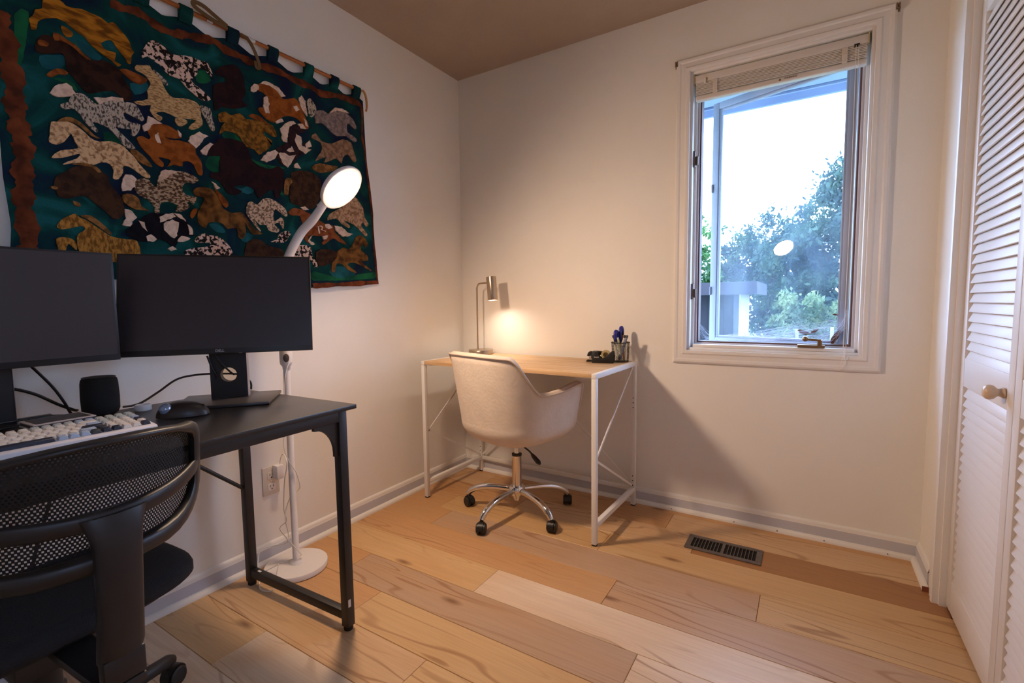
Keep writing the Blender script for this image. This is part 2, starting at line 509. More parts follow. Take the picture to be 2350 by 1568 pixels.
# jamb liner boards
JD = 0.115
for (a, b, c, d) in ((WX0, WX0 + 0.012, WZ0, WZ1), (WX1 - 0.012, WX1, WZ0, WZ1)):
    MB().box(a, b, -0.002, JD, c, d).build('jamb_board', TRIM, win, shift=SH, bevel=0.001)
for (c, d) in ((WZ0, WZ0 + 0.012), (WZ1 - 0.012, WZ1)):
    MB().box(WX0 + 0.012, WX1 - 0.012, -0.002, JD, c, d).build('jamb_board', TRIM, win, shift=SH, bevel=0.001)
# stepped inner frame
fx0, fx1, fz0, fz1 = WX0 + 0.012, WX1 - 0.012, WZ0 + 0.012, WZ1 - 0.012
def ring_frame(name, x0, x1, z0, z1, w, y0, y1, material, bev=0.001, parent=win):
    for (a, b, c, d) in ((x0, x0 + w, z0, z1), (x1 - w, x1, z0, z1), (x0 + w, x1 - w, z0, z0 + w), (x0 + w, x1 - w, z1 - w, z1)):
        MB().box(a, b, y0, y1, c, d).build(name, material, parent, shift=SH, bevel=bev)
ring_frame('frame_stop', fx0, fx1, fz0, fz1, 0.012, 0.040, 0.115, TRIM)
ring_frame('frame_rail', fx0 + 0.012, fx1 - 0.012, fz0 + 0.012, fz1 - 0.012, 0.010, 0.052, 0.115, mat('window_frame_mauve', (200, 190, 190), 0.5))
ring_frame('weather_strip', fx0 + 0.022, fx1 - 0.022, fz0 + 0.022, fz1 - 0.022, 0.007, 0.062, 0.115, BRONZE, 0)
# sloped operator sill
MB().box(fx0 + 0.012, fx1 - 0.012, 0.012, 0.040, fz0 + 0.0, fz0 + 0.016).build('operator_ledge', TRIM, win, shift=SH, bevel=0.003)
# locks on the left jamb
for zc in (1.742, 1.108):
    MB().box(fx0 + 0.0001, fx0 + 0.010, 0.016, 0.034, zc - 0.038, zc + 0.038).box(fx0 + 0.010, fx0 + 0.022, 0.021, 0.029, zc - 0.03, zc + 0.012).build('sash_lock', mat('lock_bronze', (120, 108, 100), 0.4, 0.7), win, shift=SH, bevel=0.002)
# crank operator
cx = 1.905
ck = MB().box(cx - 0.052, cx + 0.052, 0.002, 0.022, fz0 + 0.0165, fz0 + 0.030).build('crank_operator', BRASS, win, shift=SH, bevel=0.004)
MB().cyl((cx + 0.032, 0.010, fz0 + 0.030), (cx + 0.032, 0.006, fz0 + 0.052), 0.010).bar((cx + 0.036, 0.006, fz0 + 0.050), (cx - 0.016, 0.000, fz0 + 0.054), 0.014, 0.010).lathe(
    [(0.004, -0.011), (0.0105, -0.007), (0.012, 0.0), (0.0105, 0.007), (0.004, 0.011)], 16, Matrix.Translation((cx - 0.022, -0.006, fz0 + 0.056)) @ Matrix.Rotation(PI / 2, 4, 'X')).build('crank_handle', BRASS, ck, shift=SH, smooth=50)
# hinged sash, open outward; built closed, then turned about the right hand hinge
gm = bpy.data.materials.new('dusty_window_glass'); gm.use_nodes = True
nt = gm.node_tree; nt.nodes.remove(nt.nodes['Principled BSDF'])
N = nt.nodes; Lk = nt.links
tr = N.new('ShaderNodeBsdfTransparent'); tr.inputs[0].default_value = (0.93, 0.96, 1.0, 1)
gl = N.new('ShaderNodeBsdfGlossy'); gl.inputs['Roughness'].default_value = 0.0
du = N.new('ShaderNodeBsdfTranslucent'); du.inputs[0].default_value = (0.66, 0.80, 1.0, 1)
fr = N.new('ShaderNodeFresnel'); fr.inputs[0].default_value = 1.45
mx = N.new('ShaderNodeMixShader'); Lk.new(fr.outputs[0], mx.inputs[0]); Lk.new(tr.outputs[0], mx.inputs[1]); Lk.new(gl.outputs[0], mx.inputs[2])
tcg = N.new('ShaderNodeTexCoord'); mpg = N.new('ShaderNodeMapping'); mpg.inputs['Scale'].default_value = (6, 6, 2.2)
Lk.new(tcg.outputs['Object'], mpg.inputs[0])
ng = N.new('ShaderNodeTexNoise'); ng.inputs['Scale'].default_value = 1.2; ng.inputs['Detail'].default_value = 6; Lk.new(mpg.outputs[0], ng.inputs['Vector'])
rg = N.new('ShaderNodeMapRange'); rg.inputs[1].default_value = 0.35; rg.inputs[2].default_value = 0.75; rg.inputs[3].default_value = 0.03; rg.inputs[4].default_value = 0.10
Lk.new(ng.outputs['Fac'], rg.inputs[0])
mx2 = N.new('ShaderNodeMixShader'); Lk.new(rg.outputs[0], mx2.inputs[0]); Lk.new(mx.outputs[0], mx2.inputs[1]); Lk.new(du.outputs[0], mx2.inputs[2])
Lk.new(mx2.outputs[0], N['Material Output'].inputs[0])
SW, SZ0, SZ1 = 0.655, 0.832, 2.100
HX, HY = 2.042, 0.122
sash = MB()
def sash_piece(name, a, b, c, d, y0, y1, m_, bev=0.002):
    o = MB().box(a, b, y0, y1, c, d).build(name, m_, SASH, bevel=bev)
    return o
SASH = MB().box(-SW, -SW + 0.034, 0.0, 0.030, SZ0, SZ1).build('sash', GREYW, win, bevel=0.003)
SASH.location = (HX - SH[0], HY, -SH[2])
SASH.rotation_euler = (0, 0, -math.radians(20.5))
sash_piece('sash_rail', -0.034, 0.0, SZ0, SZ1, 0.0, 0.030, GREYW)
sash_piece('sash_rail', -SW + 0.034, -0.034, SZ0, SZ0 + 0.032, 0.0, 0.030, GREYW)
sash_piece('sash_rail', -SW + 0.034, -0.034, SZ1 - 0.034, SZ1, 0.0, 0.030, GREYW)
for (a, b, c, d) in ((-SW + 0.034, -SW + 0.046, SZ0 + 0.032, SZ1 - 0.034), (-0.046, -0.034, SZ0 + 0.032, SZ1 - 0.034), (-SW + 0.046, -0.046, SZ0 + 0.032, SZ0 + 0.043), (-SW + 0.046, -0.046, SZ1 - 0.046, SZ1 - 0.034)):
    sash_piece('glazing_bead', a, b, c, d, 0.006, 0.026, GREYW, 0.003)
gp = MB(); gp.add([(-SW + 0.044, 0.016, SZ0 + 0.040), (-0.044, 0.016, SZ0 + 0.040), (-0.044, 0.016, SZ1 - 0.044), (-SW + 0.044, 0.016, SZ1 - 0.044)], [(0, 1, 2, 3)])
pane = gp.build('pane', gm, SASH, smooth=0, fix=False)
pane['label'] = 'dusty window pane with a blue haze'
for zc in (1.66, 1.115):
    MB().box(-SW + 0.002, -SW + 0.010, -0.010, -0.0002, zc - 0.022, zc + 0.022).build('lock_keeper', mat('keeper_grey', (110, 110, 118), 0.4, 0.6), SASH, bevel=0.002)
# outside sill
MB().box(WX0 + 0.01, WX1 + 0.02, 0.1202, 0.20, 0.790, 0.822).build('outer_sill', GREYW, win, shift=SH, bevel=0.003)
# unseen window added in the right wall to let in cool fill daylight
w2 = bpy.data.objects.new('fill_window', None); COL.objects.link(w2); w2.location = (X1, R2[1], R2[2])
tag(w2, 'small unseen window added in the right wall for daylight fill', 'window', kind='structure')
S2 = tuple(w2.location)
for (a, b, c, d) in ((R2[0] - 0.06, R2[0], R2[2] - 0.06, R2[3] + 0.06), (R2[1], R2[1] + 0.06, R2[2] - 0.06, R2[3] + 0.06), (R2[0], R2[1], R2[2] - 0.06, R2[2]), (R2[0], R2[1], R2[3], R2[3] + 0.06)):
    MB().box(X1 - 0.018, X1 - 0.0002, a, b, c, d).build('casing', TRIM, w2, shift=S2, bevel=0.003)
for (a, b, c, d) in ((R2[0] + 0.0002, R2[0] + 0.03, R2[2] + 0.0002, R2[3] - 0.0002), (R2[1] - 0.03, R2[1] - 0.0002, R2[2] + 0.0002, R2[3] - 0.0002), (R2[0] + 0.03, R2[1] - 0.03, R2[2] + 0.0002, R2[2] + 0.03), (R2[0] + 0.03, R2[1] - 0.03, R2[3] - 0.03, R2[3] - 0.0002)):
    MB().box(X1 + 0.04, X1 + 0.08, a, b, c, d).build('sash_rail', GREYW, w2, shift=S2, bevel=0.002)
p2 = MB(); p2.add([(X1 + 0.06, R2[0] + 0.03, R2[2] + 0.03), (X1 + 0.06, R2[1] - 0.03, R2[2] + 0.03), (X1 + 0.06, R2[1] - 0.03, R2[3] - 0.03), (X1 + 0.06, R2[0] + 0.03, R2[3] - 0.03)], [(0, 1, 2, 3)])
p2.build('pane', gm, w2, smooth=0, fix=False, shift=S2)
# spider web strands across the lower opening
wm = bpy.data.materials.new('spider_web'); wm.use_nodes = True
wm.node_tree.nodes['Principled BSDF'].inputs['Base Color'].default_value = (0.8, 0.85, 0.95, 1)
wm.node_tree.nodes['Principled BSDF'].inputs['Alpha'].default_value = 0.4
wbm = MB()
rw = random.Random(3)
for k in range(70):
    a = V(rw.uniform(1.43, 1.72), rw.uniform(0.10, 0.16), rw.uniform(0.855, 0.885)); b_ = V(rw.uniform(1.85, 2.03), rw.uniform(0.10, 0.14), rw.uniform(0.87, 0.97))
    wbm.tube([a, (a + b_) / 2 + V(0, 0, rw.uniform(-0.02, 0.012)), b_], 0.00045, 3)
for k in range(14):
    a = V(1.418, rw.uniform(0.09, 0.12), rw.uniform(0.90, 0.97)); b_ = V(rw.uniform(1.45, 1.54), rw.uniform(0.10, 0.15), rw.uniform(0.852, 0.875))
    wbm.tube([a, (a + b_) / 2 + V(0, 0, -0.012), b_], 0.00045, 3)
for k in range(24):
    a = V(2.035, rw.uniform(0.09, 0.12), rw.uniform(0.93, 1.02)); b_ = V(rw.uniform(1.90, 2.0), rw.uniform(0.10, 0.14), rw.uniform(0.855, 0.90))
    wbm.tube([a, (a + b_) / 2 + V(0, 0, -0.012), b_], 0.00045, 3)
wo = wbm.build('spider_web', wm, fix=False)
tag(wo, 'wispy white spider web stretched along the outer window sill', 'spider web', kind='stuff')
# maple seeds caught in the web
SEED = mat('dry_maple_seed', (112, 74, 58), 0.7, var=0.3, vscale=60)
def seed(p, ang, ln, label):
    M_ = Matrix.Translation(p) @ Matrix.Rotation(ang, 4, 'Y')
    pts = [(0, 0), (ln * 0.25, 0.012 * ln / 0.06), (ln * 0.7, 0.011 * ln / 0.06), (ln, 0.002), (ln * 0.75, -0.006 * ln / 0.06), (ln * 0.25, -0.005 * ln / 0.06)]
    o = MB().prism(smooth_poly(pts), lambda q: M_ @ V(q[0], 0.0012, q[1]), lambda q: M_ @ V(q[0], -0.0012, q[1])).build('maple_seed', SEED)
    return tag(o, label, 'maple seed', 'dry maple seeds in the window web')
seed((1.900, 0.125, 0.905), math.radians(200), 0.052, 'dry maple seed left of the pair above the crank handle')
seed((1.903, 0.125, 0.905), math.radians(-35), 0.038, 'dry maple seed right of the pair above the crank handle')
seed((1.984, 0.118, 0.860), math.radians(-62), 0.072, 'long dark maple seed standing in the lower right window corner')
seed((2.004, 0.112, 0.992), math.radians(190), 0.022, 'tiny maple seed hanging higher by the right window edge')

# raised slatted blind
bl = thing('window_blind', 'white slatted blind pulled up to the top of the window', 'blind', (1.735, 0.0, 1.985))
BS = (1.735, 0.0, 1.985)
BLW = mat('blind_white', (222, 214, 206), 0.45, var=0.04, vscale=10)
bx0, bx1 = WX0 + 0.016, WX1 - 0.022
MB().box(bx0, bx1, 0.004, 0.036, 2.083, 2.119).build('headrail', BLW, bl, bevel=0.003, shift=BS)
pr = None
for k in range(9):
    z = 2.079 - k * 0.0060
    o = MB().box(bx0 + 0.006, bx1 - 0.004, 0.004 + 0.001 * (k % 3), 0.034, z - 0.0019, z + 0.0019).build('slat', BLW, bl, shift=BS) if pr is None else pr.copy()
    if pr is None: pr = o
    else: COL.objects.link(o); o.location = (random.uniform(-0.001, 0.001), random.uniform(-0.0015, 0.0015), -k * 0.0060)
br = MB().box(bx0 + 0.006, bx1 - 0.004, 0.002, 0.034, 2.002, 2.026).build('bottom_rail', BLW, bl, bevel=0.006, seg=3, shift=BS)
for x in (1.492, 1.985):
    MB().box(x - 0.010, x + 0.010, -0.0012, 0.001, 2.022, 2.084).build('ladder_tape', mat('ladder_cord', (228, 216, 204), 0.8, bump=0.6, bscale=300), bl, bevel=0.0005, shift=BS)
MB().box(1.444, 1.452, -0.004, 0.003, 2.074, 2.098).build('valance_clip', WHITE_PLASTIC, bl, bevel=0.001, shift=BS)
MB().box(2.016, 2.034, 0.0005, 0.003, 2.076, 2.088).build('cord_lock', RUBBER, bl, shift=BS)
for x in (bx0 - 0.003, bx1 - 0.001):
    MB().box(x, x + 0.003, -0.002, 0.037, 2.080, 2.122).build('end_bracket', mat('bracket_cream', (206, 190, 150), 0.5), bl, shift=BS)
INK = mat('dark_ink', (40, 34, 34), 0.8)
TX = Matrix.Rotation(PI / 2, 4, 'X')
put_text('warning_print', 'WARNING', 0.010, INK, Matrix.Translation((1.795 - BS[0], 0.0016, 2.016 - BS[2])) @ TX, bl)
MB().prism([(0, 0.005), (-0.005, -0.004), (0.005, -0.004)], lambda p: V(1.755 + p[0], 0.0019, 2.015 + p[1]), lambda p: V(1.755 + p[0], 0.0014, 2.015 + p[1])).build('warning_triangle', INK, bl, shift=BS)
for dx in (0.0, 0.009):
    MB().tube(bez([(2.022 + dx, -0.003, 2.08), (2.024 + dx, -0.006, 1.5), (2.020 + dx, -0.028, 0.90), (2.018 + dx, -0.032, 0.83), (2.014 + dx * 1.5, -0.030, 0.79), (2.004 + dx * 0.6, -0.027, 0.762)], 6), 0.0011, 5).build('pull_cord', CORD, bl, shift=BS)
# curtain rod brackets at the casing corners
CLIP = mat('bracket_metal', (150, 130, 112), 0.4, 0.6)
for x, nm in ((1.322, 'small metal curtain bracket at the left casing corner'), (2.150, 'small metal curtain bracket at the right casing corner')):
    o = MB().box(x - 0.008, x + 0.008, -0.004, -0.0001, 2.168, 2.200).box(x - 0.006, x - 0.002, -0.020, -0.004, 2.172, 2.196).box(x + 0.002, x + 0.006, -0.020, -0.004, 2.172, 2.196).box(x - 0.006, x + 0.006, -0.020, -0.017, 2.172, 2.178).build('curtain_bracket', CLIP, bevel=0.001)
    tag(o, nm, 'bracket', 'curtain brackets on the window casing')

# ------------------------------------------------------------------ outside: eave, ground, shed, trees
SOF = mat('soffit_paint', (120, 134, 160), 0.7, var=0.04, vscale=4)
ev = thing('roof_eave', 'pale blue-white roof eave above the window outside', 'eave', (1.7, 0.5, 2.23))
ES = (1.7, 0.5, 2.23)
MB().box(-3.0, 6.0, 0.121, 0.80, 2.235, 2.26).build('soffit', SOF, ev, shift=ES)
MB().box(-3.0, 6.0, 0.8005, 0.825, 2.195, 2.40).build('fascia', SOF, ev, shift=ES)
MB().box(-3.0, 6.0, 0.745, 0.772, 2.2305, 2.2349).build('vent_strip', mat('vent_strip_blue', (60, 72, 96), 0.7), ev, shift=ES)
GRASS = mat('lawn', (96, 112, 80), 0.9, var=0.4, vscale=0.6)
g = MB().box(-30, 30, 0.6, 40, -1.3, -1.2).build('ground', GRASS, smooth=0)
tag(g, 'grey-green yard far below the window', 'ground', kind='structure')

sh = thing('garden_shed', 'dark grey garden shed with pale corner board and flat roof', 'shed', (0.3, 7.0, -1.2))
SS = (0.3, 7.0, -1.2)
SIDING = mat('shed_siding', (24, 25, 34), 0.8, var=0.15, vscale=3)
SHTRIM = mat('shed_trim', (150, 142, 130), 0.6)
MB().box(-2.6, 0.92, 6.2, 7.5, -1.2, 1.20).build('wall', SIDING, sh, shift=SS)
pb = None
for k in range(16):
    x = -2.55 + k * 0.215
    o = MB().box(-0.012, 0.012, 6.178, 6.1995, -1.19, 1.19).build('batten', SIDING, sh, shift=(0, 7.0, -1.2)) if pb is None else pb.copy()
    if pb is None: pb = o
    else: COL.objects.link(o)
    o.location = (x - SS[0], 0, 0)
MB().box(0.921, 0.945, 6.16, 7.5, -1.2, 1.20).build('side_wall', SHTRIM, sh, shift=SS)
MB().box(0.84, 0.9205, 6.165, 6.1995, -1.2, 1.20).build('corner_board', mat('shed_corner', (52, 54, 66), 0.7), sh, shift=SS)
ROOFM = mat('shed_roof', (40, 38, 46), 0.8, var=0.15, vscale=5)
MB().box(-2.9, 1.18, 5.78, 7.8, 1.20, 1.235).box(-2.9, 1.18, 5.75, 5.7795, 1.15, 1.35).box(1.1805, 1.21, 5.75, 7.8, 1.15, 1.35).box(-2.9, 1.18, 5.78, 7.8, 1.30, 1.34).build('roof', ROOFM, sh, shift=SS)
MB().box(-0.42, -0.10, 6.183, 6.1994, 0.20, 0.95).build('shed_window', mat('shed_glass', (40, 46, 60), 0.15), sh, shift=SS)

def leaf_mat(name, a, b):
    m = bpy.data.materials.new(name); m.use_nodes = True
    nt = m.node_tree; bs = nt.nodes['Principled BSDF']; bs.inputs['Roughness'].default_value = 0.7
    ge = nt.nodes.new('ShaderNodeTexCoord'); n = nt.nodes.new('ShaderNodeTexNoise'); n.inputs['Scale'].default_value = 1.4
    nt.links.new(ge.outputs['Object'], n.inputs['Vector'])
    r = nt.nodes.new('ShaderNodeValToRGB'); r.color_ramp.elements[0].position = 0.38; r.color_ramp.elements[1].position = 0.62
    r.color_ramp.elements[0].color = lin(a); r.color_ramp.elements[1].color = lin(b)
    nt.links.new(n.outputs['Fac'], r.inputs[0]); nt.links.new(r.outputs[0], bs.inputs['Base Color'])
    tr = nt.nodes.new('ShaderNodeBsdfTranslucent'); nt.links.new(r.outputs[0], tr.inputs[0])
    mx = nt.nodes.new('ShaderNodeMixShader'); mx.inputs[0].default_value = 0.45
    nt.links.new(bs.outputs[0], mx.inputs[1]); nt.links.new(tr.outputs[0], mx.inputs[2])
    nt.links.new(mx.outputs[0], nt.nodes['Material Output'].inputs[0])
    return m
LEAF1 = leaf_mat('leaves_blue_green', (36, 58, 58), (74, 98, 78))
LEAF2 = leaf_mat('leaves_yellow_green', (62, 88, 62), (124, 138, 92))
LEAF3 = leaf_mat('leaves_fresh_green', (40, 82, 46), (84, 124, 70))
BARK = mat('bark', (92, 82, 76), 0.9, var=0.3, vscale=6)
def tree(label, base, blobs, leafm, nl, size, seed_):
    rr = random.Random(seed_)
    t = thing('leafy_tree', label, 'tree', base, group='trees outside the window')
    tk = MB(); top = V(0, 0, 1.4)
    tk.tube([(0, 0, 0), (0.05, 0, 0.8), tuple(top)], [0.22, 0.17, 0.14], 10)
    for c, r in blobs:
        c = V(*c) - V(*base)
        tk.tube(bez([tuple(top), tuple((top + c) / 2 + V(0, 0, 0.15)), tuple(c)], 3), [0.12] * 3 + [0.05] * 4, 6)
    tk.build('trunk', BARK, t)
    lf = MB(); vs = []; fs = []
    tot = sum(r ** 2 for _, r in blobs)
    for c, r in blobs:
        c = V(*c) - V(*base)
        clumps = []
        for k in range(max(6, int(26 * r))):
            d = V(rr.gauss(0, 1), rr.gauss(0, 1), rr.gauss(0, 1)).normalized() * r * rr.uniform(0.35, 1.0) ** 0.6
            clumps.append((c + d, r * rr.uniform(0.16, 0.34)))
        n = int(nl * r ** 2 / tot)
        for k in range(n):
            cc, cr = rr.choice(clumps)
            p = cc + V(rr.gauss(0, 1), rr.gauss(0, 1), rr.gauss(0, 1)) * cr * 0.55
            a = V(rr.gauss(0, 1), rr.gauss(0, 1), rr.gauss(0, 0.7)).normalized(); b = a.orthogonal().normalized()
            b.rotate(Matrix.Rotation(rr.uniform(0, 6.28), 3, a))
            s = size * rr.uniform(0.6, 1.3); q = a.cross(b)
            o = len(vs)
            vs += [p - b * s, p + q * s * 0.45, p + b * s, p - q * s * 0.45]
            fs.append((o, o + 1, o + 2, o + 3))
    lf.add(vs, fs)
    o = lf.build('foliage', leafm, t, smooth=0, fix=False)
    o['kind'] = 'stuff'
    return t
tree('tall blue-green tree rising at the right of the window', (3.1, 13.0, -1.2), [((2.9, 13, 3.4), 1.15), ((2.0, 12.8, 2.7), 1.0), ((3.4, 13, 2.2), 1.2), ((1.5, 12.6, 1.7), 1.0), ((2.4, 12.6, 1.3), 1.0), ((3.2, 13.2, 4.3), 0.85), ((3.7, 12.8, 3.2), 0.9), ((2.9, 12.4, 0.6), 0.9), ((2.1, 12.4, 0.4), 0.8), ((3.6, 12.5, 0.7), 0.9)], LEAF1, 30000, 0.075, 11)
tree('rounded blue-green tree in the middle of the window', (0.75, 17.4, -1.2), [((0.83, 17.4, 2.9), 1.2), ((-0.05, 17.4, 2.3), 1.15), ((1.4, 17.2, 1.8), 1.2), ((-0.75, 17.6, 1.7), 1.15), ((0.45, 17.1, 1.1), 1.2), ((1.3, 17.0, 0.5), 1.05)], LEAF1, 18000, 0.09, 12)
tree('low yellow-green bush in front of the blue-green trees', (2.0, 10.2, -1.2), [((1.75, 10.2, 0.75), 0.55), ((2.35, 10.3, 0.55), 0.6), ((1.55, 10.0, 0.25), 0.5), ((2.6, 10.2, 0.2), 0.6)], LEAF2, 9000, 0.06, 13)
tree('fresh green tree seen in the gap left of the sash', (-1.5, 12.5, -1.2), [((-1.1, 12.5, 2.9), 0.75), ((-1.3, 12.4, 1.9), 0.9), ((-0.8, 12.2, 1.3), 0.7), ((-1.8, 12.6, 2.4), 0.9)], LEAF3, 9000, 0.07, 14)
bn = thing('white_bench', 'small white garden bench far out beyond the sill', 'bench', (1.97, 9.0, -0.2))
MB().box(-0.20, 0.20, -0.12, 0.12, 0.36, 0.40).build('seat', SHTRIM, bn)
for x in (-0.14, 0.14): MB().box(x - 0.03, x + 0.03, -0.1, 0.1, -1.0, 0.3599).build('leg', SHTRIM, bn)
# deck rail posts
for k, (x, z) in enumerate(((1.70, 0.45), (2.30, 0.5), (2.52, 0.52))):
    o = MB().box(x - 0.03, x + 0.03, 8.97, 9.03, -1.2, z).build('fence_post', SHTRIM)
    tag(o, ['pale fence post left of the white bench outside', 'pale fence post just right of the white bench outside', 'pale fence post farthest right of the white bench outside'][k], 'post', 'fence posts in the yard')

# ------------------------------------------------------------------ white writing desk
OAK = None
def wood_mat(name, a, b_, scale=(1.2, 18, 18)):
    m = bpy.data.materials.new(name); m.use_nodes = True
    nt = m.node_tree; bs = nt.nodes['Principled BSDF']; bs.inputs['Roughness'].default_value = 0.45
    tc = nt.nodes.new('ShaderNodeTexCoord'); mp = nt.nodes.new('ShaderNodeMapping'); mp.inputs['Scale'].default_value = scale
    nt.links.new(tc.outputs['Object'], mp.inputs[0])
    n = nt.nodes.new('ShaderNodeTexNoise'); n.inputs['Scale'].default_value = 2.0; n.inputs['Detail'].default_value = 5; n.inputs['Distortion'].default_value = 0.4
    nt.links.new(mp.outputs[0], n.inputs['Vector'])
    r = nt.nodes.new('ShaderNodeValToRGB'); r.color_ramp.elements[0].position = 0.3; r.color_ramp.elements[1].position = 0.62
    r.color_ramp.elements[0].color = lin(b_); r.color_ramp.elements[1].color = lin(a)
    nt.links.new(n.outputs['Fac'], r.inputs[0]); nt.links.new(r.outputs[0], bs.inputs['Base Color'])
    return m
OAK = wood_mat('light_oak_laminate', (222, 186, 142), (192, 152, 108))
wd = thing('writing_desk', 'light oak topped desk with white metal frame in the corner', 'desk', (0.637, -0.293, 0), math.radians(-1.8))
hw, hd, T, LW = 0.508, 0.258, 0.758, 0.022
MB().box(-hw + LW + 0.001, hw - LW - 0.001, -hd, hd, T - 0.018, T).build('desktop', OAK, wd, bevel=0.001)
for sx in (-1, 1):
    for sy in (-1, 1):
        xa, xb = sorted((sx * hw, sx * (hw - LW))); ya, yb = sorted((sy * hd, sy * (hd - LW)))
        lg = MB().box(xa, xb, ya, yb, 0.006, T - 0.0225).build('leg', WHITE_METAL, wd, bevel=0.0015)
        MB().box(xa + 0.001, xb - 0.001, ya + 0.001, yb - 0.001, 0.0, 0.0058).build('foot', RUBBER, lg)
        if sy > 0:
            for zz in (0.11, 0.135, 0.16, 0.52, 0.545, 0.57):
                MB().cyl(((xa + xb) / 2 + 0.0, ya - 0.0006, zz), ((xa + xb) / 2, ya + 0.001, zz), 0.003, n=8).build('hole', RUBBER, lg)
    xa, xb = sorted((sx * hw, sx * (hw - LW)))
    MB().box(xa, xb, -hd, hd, T - 0.022, T).build('side_top_rail', WHITE_METAL, wd, bevel=0.0015)
    MB().box(xa, xb, -hd + LW, hd - LW, 0.078, 0.100).build('side_bottom_rail', WHITE_METAL, wd, bevel=0.0015)
    xm = (xa + xb) / 2
    # bent side brace: top of the rear leg - front leg - foot of the rear leg
    MB().bar((xm - 0.004 * sx, hd - LW - 0.002, T - 0.03), (xm - 0.004 * sx, -hd + LW + 0.006, 0.37), 0.004, 0.010).bar((xm - 0.004 * sx, -hd + LW + 0.006, 0.375), (xm - 0.004 * sx, hd - LW - 0.002, 0.11), 0.004, 0.010).build('side_brace', WHITE_METAL, wd)
    MB().box(*sorted((sx * (hw - LW - 0.001), sx * (hw - LW - 0.05))), -hd + 0.004, -hd + 0.03, T - 0.022, T - 0.0185).build('bracket', WHITE_METAL, wd)
MB().box(-hw + LW, hw - LW, hd - 0.018, hd - 0.004, 0.078, 0.100).build('rear_bottom_rail', WHITE_METAL, wd, bevel=0.0015)
MB().bar((-hw + LW, hd - 0.012, 0.11), (0.0, hd - 0.012, 0.56), 0.012, 0.004, (0, 1, 0)).bar((0, hd - 0.012, 0.56), (hw - LW, hd - 0.012, 0.11), 0.012, 0.004, (0, 1, 0)).build('rear_brace', WHITE_METAL, wd)
MB().bar((-hw + LW, hd - 0.017, T - 0.03), (hw - LW, hd - 0.017, T - 0.03), 0.004, 0.02).build('rear_top_rail', WHITE_METAL, wd)
WDZ = T

# ------------------------------------------------------------------ desk lamp
dl = thing('desk_lamp', 'brushed nickel desk lamp with cylinder shade, lit', 'lamp', (0.208, -0.098, WDZ + 0.0003))
MB().lathe([(0.070, 0.0), (0.075, 0.002), (0.075, 0.024), (0.073, 0.027), (0.0, 0.0272)], 48).build('base', NICKEL, dl, smooth=40)
p0 = V(-0.028, 0.008, 0); sc_ = V(0.118, -0.045, 0.390)
tilt = Matrix.Translation(sc_) @ Matrix.Rotation(math.radians(6), 4, 'Y').inverted() @ Matrix.Rotation(math.radians(-3), 4, 'X')
arm_dir = (V(sc_.x, sc_.y, 0) - V(p0.x, p0.y, 0)).normalized()
zt = 0.425
pth = [p0 + V(0, 0, 0.027), p0 + V(0, 0, zt - 0.035)]
for k in range(1, 9):
    a = k / 8 * PI / 2
    pth.append(p0 + V(0, 0, zt - 0.035) + arm_dir * (0.035 * (1 - math.cos(a))) + V(0, 0, 0.035 * math.sin(a)))
pth.append(V(sc_.x, sc_.y, zt) - arm_dir * 0.026)
MB().tube(pth, 0.0052, 12).build('stem', NICKEL, dl, smooth=50)
MB().lathe([(0.0255, 0.066), (0.0265, 0.068), (0.0285, 0.068), (0.0290, 0.064), (0.0290, -0.066), (0.0280, -0.068), (0.0265, -0.068), (0.0262, -0.066), (0.0262, 0.050), (0.0, 0.052), (0.0, 0.066)][::-1], 40, tilt).build('shade', NICKEL, dl, smooth=40)
MB().lathe([(0.002, -0.060), (0.012, -0.056), (0.017, -0.046), (0.018, -0.032), (0.013, -0.014), (0.010, 0.000), (0.010, 0.049)], 20, tilt).build('bulb', emit('desk_bulb_glow', (1.0, 0.84, 0.69), DESK_LAMP_L), dl, smooth=60)

# ------------------------------------------------------------------ pen cup, pens, stapler, tape
def mesh_cup(root, r0, r1, h, m_):
    b = MB(); n = 40; rows = 14
    for k in range(n):                     # diagonal wires both ways
        for s in (1, -1):
            pts = []
            for i in range(rows + 1):
                t = i / rows; a = 2 * PI * (k / n + s * t * 0.16); r = r0 + (r1 - r0) * t
                pts.append((r * math.cos(a), r * math.sin(a), 0.004 + (h - 0.006) * t))
            b.tube(pts, 0.00045, 3, cap=False)
    b.build('wire_mesh', m_, root, fix=False, smooth=0)
    MB().tube([(r1 * math.cos(2 * PI * k / 32), r1 * math.sin(2 * PI * k / 32), h) for k in range(32)], 0.0026, 8, closed=True).build('rim', m_, root)
    MB().lathe([(r0, 0.0), (r0 + 0.001, 0.002), (r0, 0.004), (0, 0.0041)], 32).build('bottom', m_, root)
    for a in (0.9, 2.4, 4.1, 5.6):
        MB().tube([(r0 * math.cos(a), r0 * math.sin(a), 0.003), (r1 * math.cos(a), r1 * math.sin(a), h)], 0.0012, 6).build('rib', m_, root)
CUPX, CUPY = 1.082, -0.100
cup = thing('pen_cup', 'black wire mesh pen cup full of pens at desk corner', 'pen cup', (CUPX, CUPY, WDZ + 0.0003))
mesh_cup(cup, 0.040, 0.045, 0.098, BLACK_METAL)
